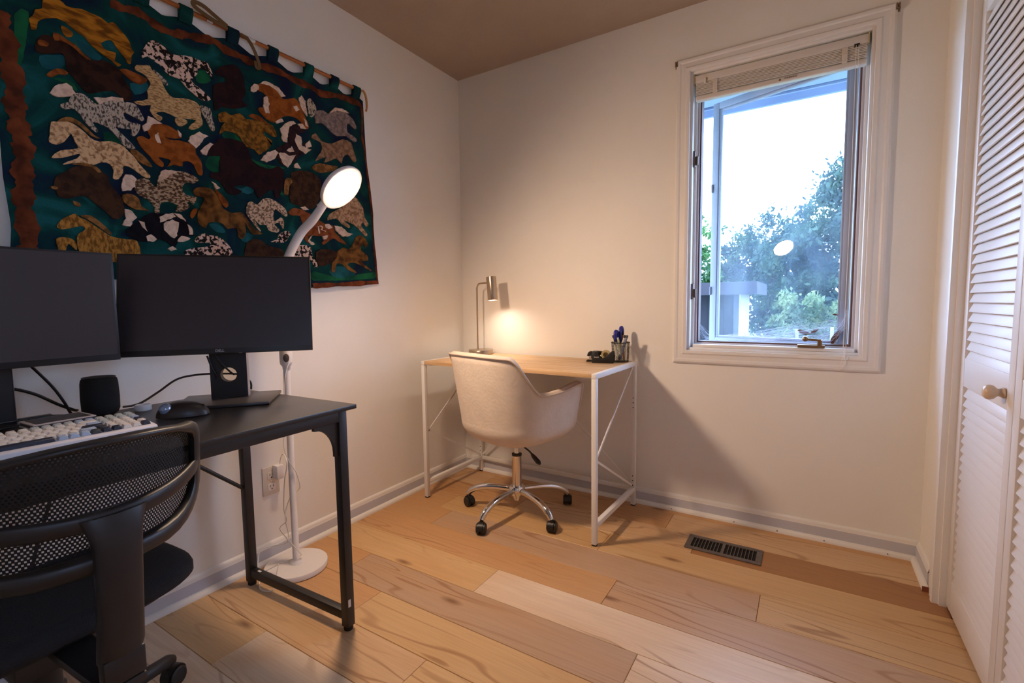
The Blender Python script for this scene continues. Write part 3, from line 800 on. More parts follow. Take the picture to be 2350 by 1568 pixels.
def pen(dx, dy, ex, ey, ln, body, cap, label):
    a = V(CUPX + dx, CUPY + dy, WDZ + 0.0065); d = V(ex - dx, ey - dy, ln).normalized()
    r = thing('pen', label, 'pen', tuple(a), group='pens standing in the mesh cup')
    M_ = d.to_track_quat('Z', 'Y').to_matrix().to_4x4()
    L_ = ln * 1.02
    MB().lathe([(0.0025, 0.0), (0.0052, 0.012), (0.0052, L_ - 0.014)], 14, M_).build('barrel', body, r, smooth=50)
    MB().lathe([(0.0053, L_ - 0.0139), (0.0053, L_ - 0.002), (0.004, L_)], 14, M_).build('cap', cap, r, smooth=50)
    MB().box(0.0055, 0.0072, -0.0018, 0.0018, L_ - 0.045, L_ - 0.006, M_).build('clip', cap, r)
WHP = mat('pen_white', (226, 224, 214), 0.35); BLK = mat('pen_black', (24, 24, 26), 0.4); ORG = mat('pen_clear_orange', (216, 150, 90), 0.3); BLU = mat('pen_blue_grey', (120, 124, 160), 0.35)
GRN = mat('pen_pale_green', (190, 200, 160), 0.4)
pen(-0.012, 0.004, -0.038, -0.006, 0.128, WHP, BLK, 'white pen with black cap leaning left in the mesh cup')
pen(0.014, 0.010, 0.004, 0.024, 0.140, ORG, BLK, 'clear orange pen with black cap at the back of the cup')
pen(-0.010, -0.010, 0.026, -0.006, 0.132, WHP, BLK, 'white pen leaning right in the mesh cup, nearer the middle')
pen(0.002, -0.020, 0.038, -0.004, 0.132, BLU, BLK, 'blue-grey pen leaning farthest right in the mesh cup')
pen(0.010, -0.006, -0.006, -0.024, 0.118, GRN, GRN, 'pale green highlighter in the front of the mesh cup')
# scissors with blue handles
sx_ = thing('scissors', 'scissors with two blue handle loops sticking out of the cup', 'scissors', (CUPX - 0.006, CUPY + 0.010, WDZ + 0.012), math.radians(60))
BLH = mat('scissor_blue', (40, 44, 150), 0.35)
for k, (ox, tl) in enumerate(((-0.010, math.radians(-8)), (0.008, math.radians(3)))):
    M_ = Matrix.Translation((0, 0.004 * k, 0)) @ Matrix.Rotation(tl, 4, 'Y')
    MB().prism([(-0.006, 0.0), (0.006, 0.0), (0.007, 0.085), (-0.007, 0.085)], lambda p: M_ @ V(p[0], 0.0, p[1]), lambda p: M_ @ V(p[0], 0.0018, p[1])).build('blade', CHROME, sx_)
    hl = 0.030 if k else 0.024
    cz = 0.132 if k else 0.122
    pts = [M_ @ V(ox * 0.6 + 0.014 * math.cos(t) * 0.9, 0.001 + 0.006 * math.cos(t), cz + hl * math.sin(t)) for t in [2 * PI * q / 24 for q in range(24)]]
    MB().tube([tuple(p) for p in pts], 0.0088, 8, closed=True).tube([tuple(M_ @ V(0, 0.001, 0.078)), tuple(M_ @ V(ox * 0.5, 0.001, cz - hl))], [0.006, 0.006], 8).build('handle', BLH, sx_, smooth=60)
# stapler
st_ = thing('stapler', 'small black stapler with chrome jaw left of the tape', 'stapler', (0.972, -0.150, WDZ + 0.0003), math.radians(20))
MB().prism(smooth_poly([(-0.045, 0.0), (0.075, 0.0), (0.077, 0.006), (0.06, 0.010), (-0.042, 0.010), (-0.047, 0.005)], 2), lambda p: V(p[0], -0.013, p[1]), lambda p: V(p[0], 0.013, p[1])).build('base', BLACK_PLASTIC, st_, bevel=0.001)
MB().box(-0.036, 0.07, -0.008, 0.008, 0.0105, 0.014).build('magazine', CHROME, st_)
MB().box(-0.038, -0.022, -0.007, 0.007, 0.0145, 0.033).build('jaw', CHROME, st_, bevel=0.001)
MB().prism(smooth_poly([(-0.045, 0.028), (-0.043, 0.044), (-0.028, 0.053), (0.02, 0.054), (0.07, 0.040), (0.076, 0.028), (0.04, 0.034), (-0.018, 0.033)], 3), lambda p: V(p[0], -0.012, p[1]), lambda p: V(p[0], 0.012, p[1])).build('arm', BLACK_PLASTIC, st_, bevel=0.003)
MB().box(0.055, 0.072, -0.009, 0.009, 0.0102, 0.036).build('pivot', BLACK_PLASTIC, st_)
# tape dispenser
td = thing('tape_dispenser', 'black tape dispenser between the stapler and the mesh cup', 'tape dispenser', (1.018, -0.182, WDZ + 0.0003), math.radians(14))
pf = [(-0.050, 0.0), (0.056, 0.0), (0.060, 0.030), (0.056, 0.056), (0.046, 0.060), (0.020, 0.034), (0.000, 0.024), (-0.014, 0.030), (-0.026, 0.056), (-0.048, 0.056), (-0.052, 0.04)]
MB().prism(pf, lambda p: V(p[0], -0.024, p[1]), lambda p: V(p[0], -0.013, p[1])).prism(pf, lambda p: V(p[0], 0.013, p[1]), lambda p: V(p[0], 0.024, p[1])).box(-0.050, 0.056, -0.0131, 0.0131, 0.0, 0.014).box(-0.050, -0.030, -0.0131, 0.0131, 0.014, 0.054).build('body', BLACK_PLASTIC, td, bevel=0.0012)
MB().lathe([(0.013, -0.0095), (0.023, -0.0095), (0.023, 0.0095), (0.013, 0.0095), (0.013, -0.0094)], 28, Matrix.Translation((0.016, 0, 0.041)) @ Matrix.Rotation(PI / 2, 4, 'X')).build('tape_roll', mat('amber_tape', (178, 160, 116), 0.3), td, smooth=40)
MB().box(-0.052, -0.046, -0.012, 0.012, 0.0565, 0.059).build('cutter', CHROME, td)
put_text('brand_print', 'Scotch', 0.009, mat('white_print', (230, 228, 224), 0.6), Matrix.Translation((-0.028, -0.0245, 0.030)) @ TX, td)

# ------------------------------------------------------------------ cream swivel chair
CRX, CRY = 0.660, -0.437
ch = thing('swivel_chair', 'cream velvet tub swivel chair on chrome base at desk', 'chair', (CRX, CRY, 0), math.radians(-16))
VELVET = mat('cream_velvet', (222, 208, 194), 0.85, var=0.07, vscale=16, bump=0.15, bscale=70, spec=0.15)
VELVET2 = mat('cream_piping', (212, 196, 182), 0.8)
def sgnp(v, e): return math.copysign(abs(v) ** e, v)
def hgt(phi):
    p = abs(math.degrees(phi))
    def ss(a, b): 
        t = min(max((p - a) / (b - a), 0), 1); return t * t * (3 - 2 * t)
    top = 0.816 + 0.008 * math.cos(phi * 2)
    arm = 0.668
    h = top + (arm - 0.022 - top) * ss(38, 78)
    h += 0.022 * ss(85, 112)
    return h + (0.462 - arm) * ss(122, 150)
ZB = 0.378
def rho(z): return 0.845 + 0.155 * (z - 0.50) / 0.32
def plan(phi, s, inset=0.0):
    a = 0.312 - inset; bb = (0.275 if abs(phi) < PI / 2 else 0.385) - inset
    return a * s * sgnp(math.sin(phi), 0.78), -bb * s * sgnp(math.cos(phi), 0.78) - 0.015
NP = 96
rows = []
phis = [2 * PI * k / NP - PI for k in range(NP)]
def bowl(al):      # al 0..90 deg under-curve
    return math.sin(al) ** 0.62, ZB + 0.115 * (1 - math.cos(al) ** 0.85)
for al in (6, 14, 24, 36, 48, 60, 70, 78, 84, 88):
    s, z = bowl(math.radians(al)); k = rho(ZB + 0.115)
    rows.append([V(*plan(ph, s * k), z) for ph in phis])
zw = ZB + 0.115
for t in [i / 9 for i in range(10)]:
    rows.append([V(*plan(ph, rho(zw + (max(hgt(ph), zw) - zw) * t)), zw + (max(hgt(ph), zw) - zw) * t) if hgt(ph) > zw else V(*plan(ph, rho(zw) - 0.0), min(zw, hgt(ph)) if t == 1 else zw - (zw - hgt(ph)) * t) for ph in phis])
# rim and inner wall
for (ins, dz) in ((0.010, 0.010), (0.022, 0.013), (0.036, 0.009), (0.044, -0.006)):
    rows.append([V(*plan(ph, rho(max(hgt(ph), 0.45)), ins), hgt(ph) + dz) for ph in phis])
for t in (0.25, 0.5, 0.75, 1.0):
    rows.append([V(*plan(ph, rho(max(hgt(ph) - (hgt(ph) - 0.45) * t, 0.45)), 0.046 + 0.01 * t), hgt(ph) - 0.006 - (hgt(ph) - 0.456) * t) for ph in phis])
m = MB(); m.grid(rows, close_u=True)
m.f.append(tuple(range(NP - 1, -1, -1)))
nlast = (len(rows) - 1) * NP
m.f.append(tuple(nlast + k for k in range(NP)))
m.build('shell', VELVET, ch, smooth=75)
MB().tube([tuple(V(*plan(ph, rho(max(hgt(ph), 0.45)), -0.0035), hgt(ph) + 0.002)) for ph in phis], 0.0048, 8, closed=True).build('piping', VELVET2, ch, smooth=80)
cs = []
for (ins, z) in ((0.066, 0.452), (0.058, 0.47), (0.058, 0.49), (0.066, 0.502), (0.09, 0.508), (0.16, 0.512)):
    cs.append([V(*plan(ph, rho(0.46), ins), z) for ph in phis])
m = MB(); m.grid(cs, close_u=True); m.f.append(tuple((len(cs) - 1) * NP + k for k in range(NP))); m.f.append(tuple(range(NP - 1, -1, -1)))
m.build('seat_cushion', VELVET, ch, smooth=60)
MB().box(-0.055, 0.055, -0.06, 0.06, 0.3620, 0.3775).build('seat_plate', BLACK_METAL, ch, bevel=0.004)
MB().lathe([(0.0135, 0.23), (0.0135, 0.3615)], 24).build('piston', CHROME, ch, smooth=40)
col_ = MB().lathe([(0.0, 0.066), (0.016, 0.066), (0.016, 0.075), (0.022, 0.078), (0.024, 0.110), (0.0245, 0.130), (0.024, 0.300), (0.0245, 0.302), (0.0, 0.303)], 32).build('gas_column', CHROME, ch, smooth=40)
MB().lathe([(0.0246, 0.296), (0.0252, 0.297), (0.0252, 0.306), (0.014, 0.308)], 32).build('column_cap', BLACK_PLASTIC, col_, smooth=40)
MB().lathe([(0.026, 0.095), (0.038, 0.098), (0.042, 0.108), (0.042, 0.130), (0.036, 0.140), (0.0255, 0.143)], 32).build('hub', CHROME, ch, smooth=40)
MB().tube(bez([(0.03, -0.01, 0.365), (0.12, -0.03, 0.352), (0.155, -0.04, 0.340)], 5), 0.0042, 8).build('lever_rod', BLACK_METAL, ch)
MB().tube([(0.150, -0.038, 0.342), (0.17, -0.043, 0.334), (0.205, -0.052, 0.322), (0.218, -0.055, 0.318)], [0.008, 0.011, 0.012, 0.006], 12).build('lever_grip', BLACK_PLASTIC, ch, smooth=60)
def caster(root, x, y, ang, r=0.0255, stem_top=0.075):
    M_ = Matrix.Translation((x, y, 0)) @ Matrix.Rotation(ang, 4, 'Z')
    for s in (-1, 1):
        yy = s * 0.0135
        w_ = MB().lathe([(0.004, -0.009), (r - 0.004, -0.009), (r, -0.005), (r, 0.005), (r - 0.004, 0.009), (0.004, 0.009)], 24, M_ @ Matrix.Translation((0.010, yy, r)) @ Matrix.Rotation(PI / 2, 4, 'X')).build('wheel', BLACK_PLASTIC, root, smooth=40)
    hood = []
    for k in range(13):
        a = math.radians(-20 + k * 200 / 12)
        hood.append((0.010 - (r + 0.005) * math.cos(a), r + (r + 0.005) * math.sin(a)))
    inner = [(0.010 - (r + 0.0015) * math.cos(math.radians(-20 + k * 200 / 12)), r + (r + 0.0015) * math.sin(math.radians(-20 + k * 200 / 12))) for k in range(12, -1, -1)]
    MB().prism(hood + inner, lambda p: M_ @ V(p[0], -0.0125, p[1]), lambda p: M_ @ V(p[0], 0.0125, p[1])).box(-0.002, 0.022, -0.004, 0.004, 0.012, 2 * r + 0.002, M_).lathe([(0.008, 2 * r), (0.009, 2 * r + 0.006), (0.0075, stem_top)], 12, M_).build('caster_hood', BLACK_PLASTIC, root, smooth=35)
for k in range(5):
    a = math.radians(-96 + 72 * k) - math.radians(-16)
    d = V(math.cos(a), math.sin(a), 0)
    pts = []; rs = []
    for t, z, r in ((0.03, 0.119, 0.0135), (0.10, 0.120, 0.0145), (0.16, 0.116, 0.016), (0.21, 0.106, 0.0165), (0.245, 0.091, 0.016), (0.266, 0.075, 0.0145), (0.275, 0.0625, 0.013)):
        pts.append(d * t + V(0, 0, z)); rs.append(r)
    bp_ = bez([tuple(p) for p in pts], 4); rr_ = []
    for i in range(len(bp_)):
        q = i / 4; i0 = min(int(q), len(rs) - 1); i1 = min(i0 + 1, len(rs) - 1); rr_.append(rs[i0] + (rs[i1] - rs[i0]) * (q - int(q)))
    MB().tube([tuple(p) for p in bp_], rr_, 16).build('base_leg', CHROME, ch, smooth=60)
    caster(ch, d.x * 0.275, d.y * 0.275, a + [0.5, 2.2, 1.2, 0.3, 2.6][k], stem_top=0.0624)

# ------------------------------------------------------------------ floor register
vt = thing('floor_register', 'grey metal floor register with black louver slots', 'floor vent', (1.612, -0.312, 0.0))
VW, VD = 0.148, 0.066
MB().box(-VW, VW, -VD, -VD + 0.022, 0.0003, 0.005).box(-VW, VW, VD - 0.022, VD, 0.0003, 0.005).box(-VW, -VW + 0.022, -VD + 0.022, VD - 0.022, 0.0003, 0.005).box(VW - 0.022, VW, -VD + 0.022, VD - 0.022, 0.0003, 0.005).box(-0.006, 0.006, -VD + 0.022, VD - 0.022, 0.0003, 0.005).build('frame', VENT, vt, bevel=0.001)
MB().box(-VW + 0.01, VW - 0.01, -VD + 0.01, VD - 0.01, 0.0001, 0.0003).build('duct_opening', DARK, vt)
pv = None
for s in (-1, 1):
    for k in range(8):
        x = s * (0.006 + (k + 1) * (VW - 0.022 - 0.006) / 9)
        o = MB().box(-0.0013, 0.0013, -VD + 0.022, VD - 0.022, 0.0005, 0.0045).build('slat', VENT, vt) if pv is None else pv.copy()
        if pv is None: pv = o
        else: COL.objects.link(o)
        o.location = (x, 0, 0)

# ------------------------------------------------------------------ black computer desk
bd = thing('computer_desk', 'black metal-legged computer desk along the tapestry wall', 'desk', (0.075, -1.463, 0), math.radians(2.0))
DTOP = mat('black_desk_laminate', (38, 36, 37), 0.32, var=0.1, vscale=20, spec=0.5)
DZ = 0.750
MB().box(0.0, 0.605, -1.42, 0.0, DZ - 0.014, DZ).build('desktop', DTOP, bd, bevel=0.0015)
lw = 0.030
for ya in (-0.045, -1.405):
    for xa, nm in ((0.545, 'front'), (0.015, 'rear')):
        lg = MB().box(xa, xa + lw, ya, ya + lw, 0.014, DZ - 0.0142).build('leg', BLACK_METAL, bd, bevel=0.002)
        MB().lathe([(0.013, 0.0), (0.015, 0.002), (0.015, 0.0138)], 16, Matrix.Translation((xa + lw / 2, ya + lw / 2, 0))).build('foot', RUBBER, lg)
    MB().box(0.0452, 0.5448, ya + 0.002, ya + lw - 0.002, 0.036, 0.066).build('end_bottom_rail', BLACK_METAL, bd, bevel=0.002)
    MB().box(0.0452, 0.5448, ya, ya + lw, DZ - 0.046, DZ - 0.0142).build('end_top_rail', BLACK_METAL, bd, bevel=0.002)
for xa in (0.545, 0.015):
    MB().box(xa, xa + lw, -1.375, -0.0452, DZ - 0.052, DZ - 0.0142).build('apron_rail', BLACK_METAL, bd, bevel=0.002)
gus = [(0, 0), (0.085, 0), (0.085, -0.012)] + [(0.012 + 0.073 * (1 - math.sin(a)), -0.012 - 0.085 * (1 - math.cos(a))) for a in [k * PI / 2 / 8 for k in range(1, 9)]] + [(0.012, -0.11), (0, -0.11)]
for ya, sg in ((-0.0452, -1), (-1.375, 1)):
    MB().prism(gus, lambda p: V(0.554, ya + sg * p[0], DZ - 0.0522 + p[1]), lambda p: V(0.566, ya + sg * p[0], DZ - 0.0522 + p[1])).build('gusset', BLACK_METAL, bd)
MB().tube([(0.030, -0.046, 0.385), (0.030, -0.40, 0.697)], 0.007, 10).build('diagonal_brace', BLACK_METAL, bd)
MB().tube([(0.030, -1.374, 0.385), (0.030, -1.02, 0.697)], 0.007, 10).build('diagonal_brace', BLACK_METAL, bd)
STK = mat('white_sticker', (214, 212, 208), 0.6)
MB().box(0.5752, 0.5758, -0.040, -0.030, 0.083, 0.108).build('sticker', STK, bd)
MB().box(0.075, 0.092, -0.035, -0.027, 0.0661, 0.0666).build('sticker', STK, bd)

# ------------------------------------------------------------------ monitors
SCREEN = mat('matte_black_screen', (44, 38, 42), 0.42, spec=0.6)
def hole_plate(y0, y1, z0, z1, cy, cz, r, x0, x1, n=32):
    """Upright plate with a round hole through it."""
    m = MB(); ring = [];  out = []
    for k in range(n):
        a = 2 * PI * k / n; c, s = math.cos(a), math.sin(a)
        ring.append((cy + r * c, cz + r * s))
        t = min(((y1 - cy) / c if c > 1e-9 else (y0 - cy) / c if c < -1e-9 else 9), ((z1 - cz) / s if s > 1e-9 else (z0 - cz) / s if s < -1e-9 else 9))
        out.append((cy + c * t, cz + s * t))
    corners = [(y1, z1), (y0, z1), (y0, z0), (y1, z0)]
    vs = []
    for x in (x0, x1):
        vs += [V(x, *p) for p in ring] + [V(x, *p) for p in out]
    fs = []
    for k in range(n):
        l = (k + 1) % n
        fs.append((k, l, n + l, n + k)); fs.append((2 * n + k, 3 * n + k, 3 * n + l, 2 * n + l))
        fs.append((k, 2 * n + k, 2 * n + l, l)); fs.append((n + k, n + l, 3 * n + l, 3 * n + k))
    m.add(vs, fs)
    # fill the four corners
    for ci, (cyy, czz) in enumerate(corners):
        q = [i for i in range(n)]
        best = None
        for k in range(n):
            l = (k + 1) % n
            a, b = out[k], out[l]
            if (abs(a[0] - b[0]) > 1e-6 and abs(a[1] - b[1]) > 1e-6) and abs(math.atan2(czz - cz, cyy - cy) - math.atan2((a[1] + b[1]) / 2 - cz, (a[0] + b[0]) / 2 - cy)) < 0.3:
                best = (a, b)
        if best:
            a, b = best
            vs = [V(x, *p) for x in (x0, x1) for p in (a, (cyy, czz), b)]
            m.add(vs, [(0, 1, 2), (5, 4, 3), (0, 3, 4, 1), (1, 4, 5, 2)])
    return m
def monitor(label, base, yaw, hw, h, zb, tilt, off, logo=None):
    """Facing local +X. base: point on the desk, zb: bottom edge above the desk, off: panel front ahead of the stand."""
    r = thing('monitor', label, 'monitor', base, yaw, group='monitors on the black desk')
    b = MB()
    pts = [(-0.11, -0.145), (0.11, -0.135), (0.11, 0.135), (-0.11, 0.145)]
    b.prism(pts, lambda p: V(p[0], p[1], 0.0005), lambda p: V(p[0], p[1], 0.011))
    b.build('stand_base', mat('monitor_base', (60, 57, 57), 0.35, 0.4), r, bevel=0.003)
    hole_plate(-0.054, 0.054, 0.0112, zb + 0.18, 0.0, 0.088, 0.024, -0.050, -0.018).build('stand_column', BLACK_PLASTIC, r, smooth=25)
    MB().box(-0.052, -0.016, 0.0542, 0.0552, 0.0112, zb + 0.18).build('column_edge', mat('column_silver', (140, 136, 140), 0.4, 0.3), r)
    P = bpy.data.objects.new('panel', None); 
    Mt = Matrix.Translation((off, 0, zb)) @ Matrix.Rotation(-tilt, 4, 'Y')
    bpy.data.objects.remove(P)
    def mb(): return MB()
    hs = mb().box(-0.012, 0.0, -hw, hw, 0.0, h, Mt).build('panel', BLACK_PLASTIC, r, bevel=0.0015)
    mb().box(-0.034, -0.0121, -hw + 0.06, hw - 0.06, 0.03, h - 0.04, Mt).build('rear_housing', BLACK_PLASTIC, r, bevel=0.01)
    mb().box(-0.075, -0.0341, -0.04, 0.04, h * 0.4, h * 0.68, Mt).build('tilt_mount', BLACK_PLASTIC, r, bevel=0.004)
    mb().box(0.0001, 0.0006, -hw + 0.006, hw - 0.006, 0.017, h - 0.006, Mt).build('screen', SCREEN, hs)
    if logo:
        put_text('maker_print', logo, 0.011, mat('silver_print', (200, 198, 200), 0.4), Mt @ Matrix.Translation((0.0005, 0, 0.0085)) @ Matrix.Rotation(PI / 2, 4, 'Z') @ TX, hs)
        mb().box(0.0, 0.0008, 0.052, 0.062, -0.0012, -0.0002, Mt).build('power_light', mat('pale_led', (220, 220, 226), 0.4), hs)
    return r
monitor('black monitor on wide base beside the floor lamp pole', (0.272, -1.622, DZ + 0.0002), -0.684, 0.268, 0.315, 0.168, math.radians(11), 0.080, 'DELL')
monitor('black monitor cut off by the left edge of the picture', (0.137, -2.142, DZ + 0.0002), 0.0, 0.258, 0.302, 0.166, math.radians(0.5), 0.076)

# ------------------------------------------------------------------ keyboard, trackball mouse, speaker, tablet, cables
KX, KY = 0.430, -2.112
kb = thing('keyboard', 'white mechanical keyboard with cream and navy keys', 'keyboard', (KX, KY, DZ + 0.0002))
KC = mat('keyboard_case', (232, 226, 224), 0.4)
slope = math.radians(5)
MB().prism([(0.070, 0.001), (0.073, 0.006), (0.071, 0.017), (0.068, 0.019), (-0.064, 0.031), (-0.070, 0.030), (-0.072, 0.001)], lambda p: V(p[0], -0.195, p[1]), lambda p: V(p[0], 0.195, p[1])).build('case', KC, kb, bevel=0.0012)
KCOL = {'c': mat('key_cream', (236, 226, 212), 0.5), 'b': mat('key_pale_blue', (176, 190, 208), 0.5), 'n': mat('key_navy', (44, 50, 66), 0.5), 'g': mat('key_grey_green', (196, 200, 192), 0.5), 'd': mat('key_dark_grey', (62, 64, 66), 0.5)}
U = 0.0190
KM = {}
def keycap(w, col, px, py):
    key = (w, col)
    a, b_ = w * U / 2 - 0.0006, U / 2 - 0.0006
    if key not in KM:
        m = MB(); t = 0.0024
        m.add([(-b_, -a, 0), (b_, -a, 0), (b_, a, 0), (-b_, a, 0), (-b_ + t, -a + t, 0.0085), (b_ - t, -a + t, 0.0078), (b_ - t, a - t, 0.0078), (-b_ + t, a - t, 0.0085)],
              [(3, 2, 1, 0), (4, 5, 6, 7), (0, 1, 5, 4), (1, 2, 6, 5), (2, 3, 7, 6), (3, 0, 4, 7)])
        o = m.build('keycap', KCOL[col], kb, bevel=0.0008, seg=1)
        KM[key] = o
    else:
        o = KM[key].copy(); COL.objects.link(o)
    z = 0.019 + (0.068 - px) * 0.0909 + 0.0008
    o.location = (px, py, z)
    o.rotation_euler = (0, slope, 0)
LAY = [  # far row first; (width, colour)
    [(1, 'n')] + [(1, 'g')] * 3 + [(1, 'c')] * 5 + [(1, 'g')] * 4 + [(1, 'b')] * 2 + [(1, 'g')] * 4,
    [(1, 'c')] * 13 + [(2, 'c')] + [(1, 'g')] * 4,
    [(1.5, 'b')] + [(1, 'c')] * 12 + [(1.5, 'b')] + [(1, 'g'), (1, 'c'), (1, 'c'), (1, 'b')],
    [(1.75, 'b')] + [(1, 'c')] * 11 + [(2.25, 'n')] + [(1, 'c'), (1, 'c'), (1, 'c'), (1, 'n')],
    [(2.25, 'b')] + [(1, 'c')] * 10 + [(1.75, 'b')] + [(1, 'd')] + [(1, 'c'), (1, 'c'), (1, 'c'), (1, 'c')],
    [(1.25, 'b')] * 3 + [(6.25, 'n')] + [(1, 'b')] * 3 + [(1, 'd'), (1, 'n'), (1, 'n')] + [(1, 'c'), (1, 'c'), (1, 'n')]]
for ri, row in enumerate(LAY):
    x = -0.0555 + ri * 0.0205
    W_ = sum(w for w, _ in row); s = 0.376 / (W_ * U)
    y = -0.188
    for w, c in row:
        wid = w * U * s
        keycap(w, c, x, y + wid / 2)
        y += wid
ms = thing('trackball_mouse', 'black trackball mouse with pearly blue ball right of keyboard', 'mouse', (0.355, -1.800, DZ + 0.0002), math.radians(48))
rows = []
for i in range(13):
    t = i / 12; z = math.sin(t * PI / 2)
    row = []
    for k in range(32):
        a = 2 * PI * k / 32; c, s = math.cos(a), math.sin(a)
        r = math.cos(t * PI / 2) ** 0.7
        hx = 0.066; hy = 0.043
        zz = 0.040 * z * (1.0 - 0.28 * max(0, c) * (1 - t))
        row.append(V(hx * r * sgnp(c, 0.85) + 0.006, hy * r * sgnp(s, 0.85) * (1 - 0.22 * c), 0.002 + zz))
    rows.append(row)
m = MB(); m.grid(rows, close_u=True); m.f.append(tuple(range(31, -1, -1)))
m.build('body', mat('mouse_black', (40, 36, 35), 0.4), ms, smooth=70)
sp = MB(); 
sp.lathe([(0.0005, -0.017), (0.0085, -0.0147), (0.0147, -0.0085), (0.017, 0), (0.0147, 0.0085), (0.0085, 0.0147), (0.0005, 0.017)], 24, Matrix.Translation((-0.028, -0.028, 0.0265)))
sp.build('ball', mat('pearl_blue_ball', (150, 170, 205), 0.15, 0.55, var=0.3, vscale=40), ms, smooth=80)
MB().box(0.050, 0.060, -0.005, 0.005, 0.018, 0.030).build('wheel', RUBBER, ms, bevel=0.003)
skr = thing('smart_speaker', 'black rounded fabric speaker behind the keyboard', 'speaker', (0.105, -1.905, DZ + 0.0002))
MB().lathe([(0.034, 0.0), (0.040, 0.003), (0.0445, 0.014), (0.0455, 0.05), (0.044, 0.092), (0.042, 0.104), (0.036, 0.1105), (0.0, 0.112)], 40).build('body', mat('speaker_fabric', (22, 25, 26), 0.85, bump=0.4, bscale=700), skr, smooth=50)
MB().tube([(0.0385 * math.cos(2 * PI * k / 32), 0.0385 * math.sin(2 * PI * k / 32), 0.1095) for k in range(32)], 0.0016, 6, closed=True).build('top_ring', BLACK_PLASTIC, skr)
tb = thing('square_box', 'flat square dark box with pale rims behind the keyboard', 'box', (0.304, -2.052, DZ + 0.0002), math.radians(3))
TBX = mat('dark_box', (60, 52, 54), 0.45)
MB().box(-0.043, 0.043, -0.058, 0.058, 0.0, 0.026).build('body', TBX, tb, bevel=0.002)
MB().box(-0.045, 0.045, -0.060, 0.060, 0.0261, 0.0295).build('rim', mat('box_rim', (206, 190, 184), 0.4), tb, bevel=0.001)
MB().box(-0.043, 0.043, -0.058, 0.058, 0.0296, 0.0375).build('upper_tray', TBX, tb, bevel=0.001)
MB().box(-0.045, 0.045, -0.060, 0.060, 0.0376, 0.0405).build('rim', MATS['box_rim'], tb, bevel=0.001)
MB().box(-0.037, 0.037, -0.052, 0.052, 0.0406, 0.0414).build('lid', SCREEN, tb)
ld = MB().lathe([(0.020, 0.0), (0.0215, 0.003), (0.0215, 0.016), (0.019, 0.018), (0.017, 0.0165), (0.0, 0.016)], 28, Matrix.Translation((0.165, -1.822, DZ + 0.0002))).build('white_dish', WHITE_PLASTIC, smooth=40)
tag(ld, 'small white round dish between the speaker and the mouse', 'dish')

BCORD = mat('black_cable', (18, 18, 19), 0.5)
def cable(pts, r, label, n=7, m_=BCORD, name='cable'):
    o = MB().tube([tuple(p) for p in bez(pts, n)], r, 7).build(name, m_, smooth=60)
    return tag(o, label, 'cable', 'cables behind the desk')
cable([(0.085, -1.845, DZ + 0.006), (0.080, -1.80, DZ + 0.008), (0.075, -1.745, DZ + 0.035), (0.080, -1.69, DZ + 0.070), (0.100, -1.64, DZ + 0.080), (0.140, -1.585, DZ + 0.080), (0.180, -1.53, DZ + 0.072), (0.200, -1.508, DZ + 0.045), (0.198, -1.505, DZ + 0.0168)], 0.0034, 'black cable arching from the speaker to behind the right monitor stand')
cable([(0.245, -1.650, DZ + 0.165), (0.262, -1.635, DZ + 0.130), (0.268, -1.612, DZ + 0.100), (0.255, -1.592, DZ + 0.086)], 0.0030, 'black cable curving right through the hole of the monitor stand')
cable([(0.232, -1.662, DZ + 0.155), (0.236, -1.650, DZ + 0.110), (0.238, -1.640, DZ + 0.085), (0.215, -1.640, DZ + 0.066)], 0.0030, 'black cable hooking left through the hole of the monitor stand')
cable([(0.130, -2.055, DZ + 0.165), (0.105, -2.010, DZ + 0.100), (0.095, -1.985, DZ + 0.050), (0.090, -1.970, DZ + 0.012), (0.075, -1.955, DZ + 0.0045)], 0.0036, 'black cable dropping steeply from the left monitor to the desk')
cable([(0.070, -2.20, DZ + 0.120), (0.060, -2.10, DZ + 0.105), (0.060, -2.04, DZ + 0.080), (0.065, -1.99, DZ + 0.040), (0.060, -1.955, DZ + 0.016), (0.050, -1.945, DZ + 0.012)], 0.0042, 'thick bundled black cable looping beside the left monitor stand')
cable([(0.195, -2.24, DZ + 0.034), (0.170, -2.14, DZ + 0.028), (0.140, -2.03, DZ + 0.022), (0.120, -1.952, DZ + 0.006)], 0.0034, 'black cable running low above the desk, upper of the flat pair')
cable([(0.205, -2.24, DZ + 0.0158), (0.185, -2.13, DZ + 0.0158), (0.175, -2.00, DZ + 0.0158), (0.150, -1.945, DZ + 0.0045)], 0.0034, 'black cable lying on the desk, lower of the flat pair')
cable([(0.045, -1.985, DZ - 0.02), (0.040, -2.01, 0.55), (0.050, -2.06, 0.38), (0.045, -2.10, 0.20), (0.05, -2.14, 0.006)], 0.0045, 'black power cable hanging behind the desk to the floor')

# ------------------------------------------------------------------ floor lamp
FX, FY = 0.152, -1.335
fl = thing('floor_lamp', 'white gooseneck floor lamp with lit round head', 'lamp', (FX, FY, 0))
MB().lathe([(0.116, 0.0), (0.118, 0.002)], 48).build('pad', RUBBER, fl)
MB().lathe([(0.118, 0.0022), (0.119, 0.003), (0.119, 0.020), (0.117, 0.0225), (0.0, 0.0228)], 64).build('base', WHITE_PLASTIC, fl, smooth=40)
MB().lathe([(0.026, 0.0229), (0.024, 0.030), (0.016, 0.036), (0.0128, 0.040), (0.0128, 0.815)], 28).build('pole', WHITE_PLASTIC, fl, smooth=40)
sw = MB().lathe([(0.014, 0.815), (0.0145, 0.826), (0.022, 0.836), (0.0235, 0.845), (0.0235, 0.925), (0.020, 0.935), (0.017, 0.94)], 28).build('switch_housing', WHITE_PLASTIC, fl, smooth=40)
cd = V(0.85, -0.52, 0).normalized()
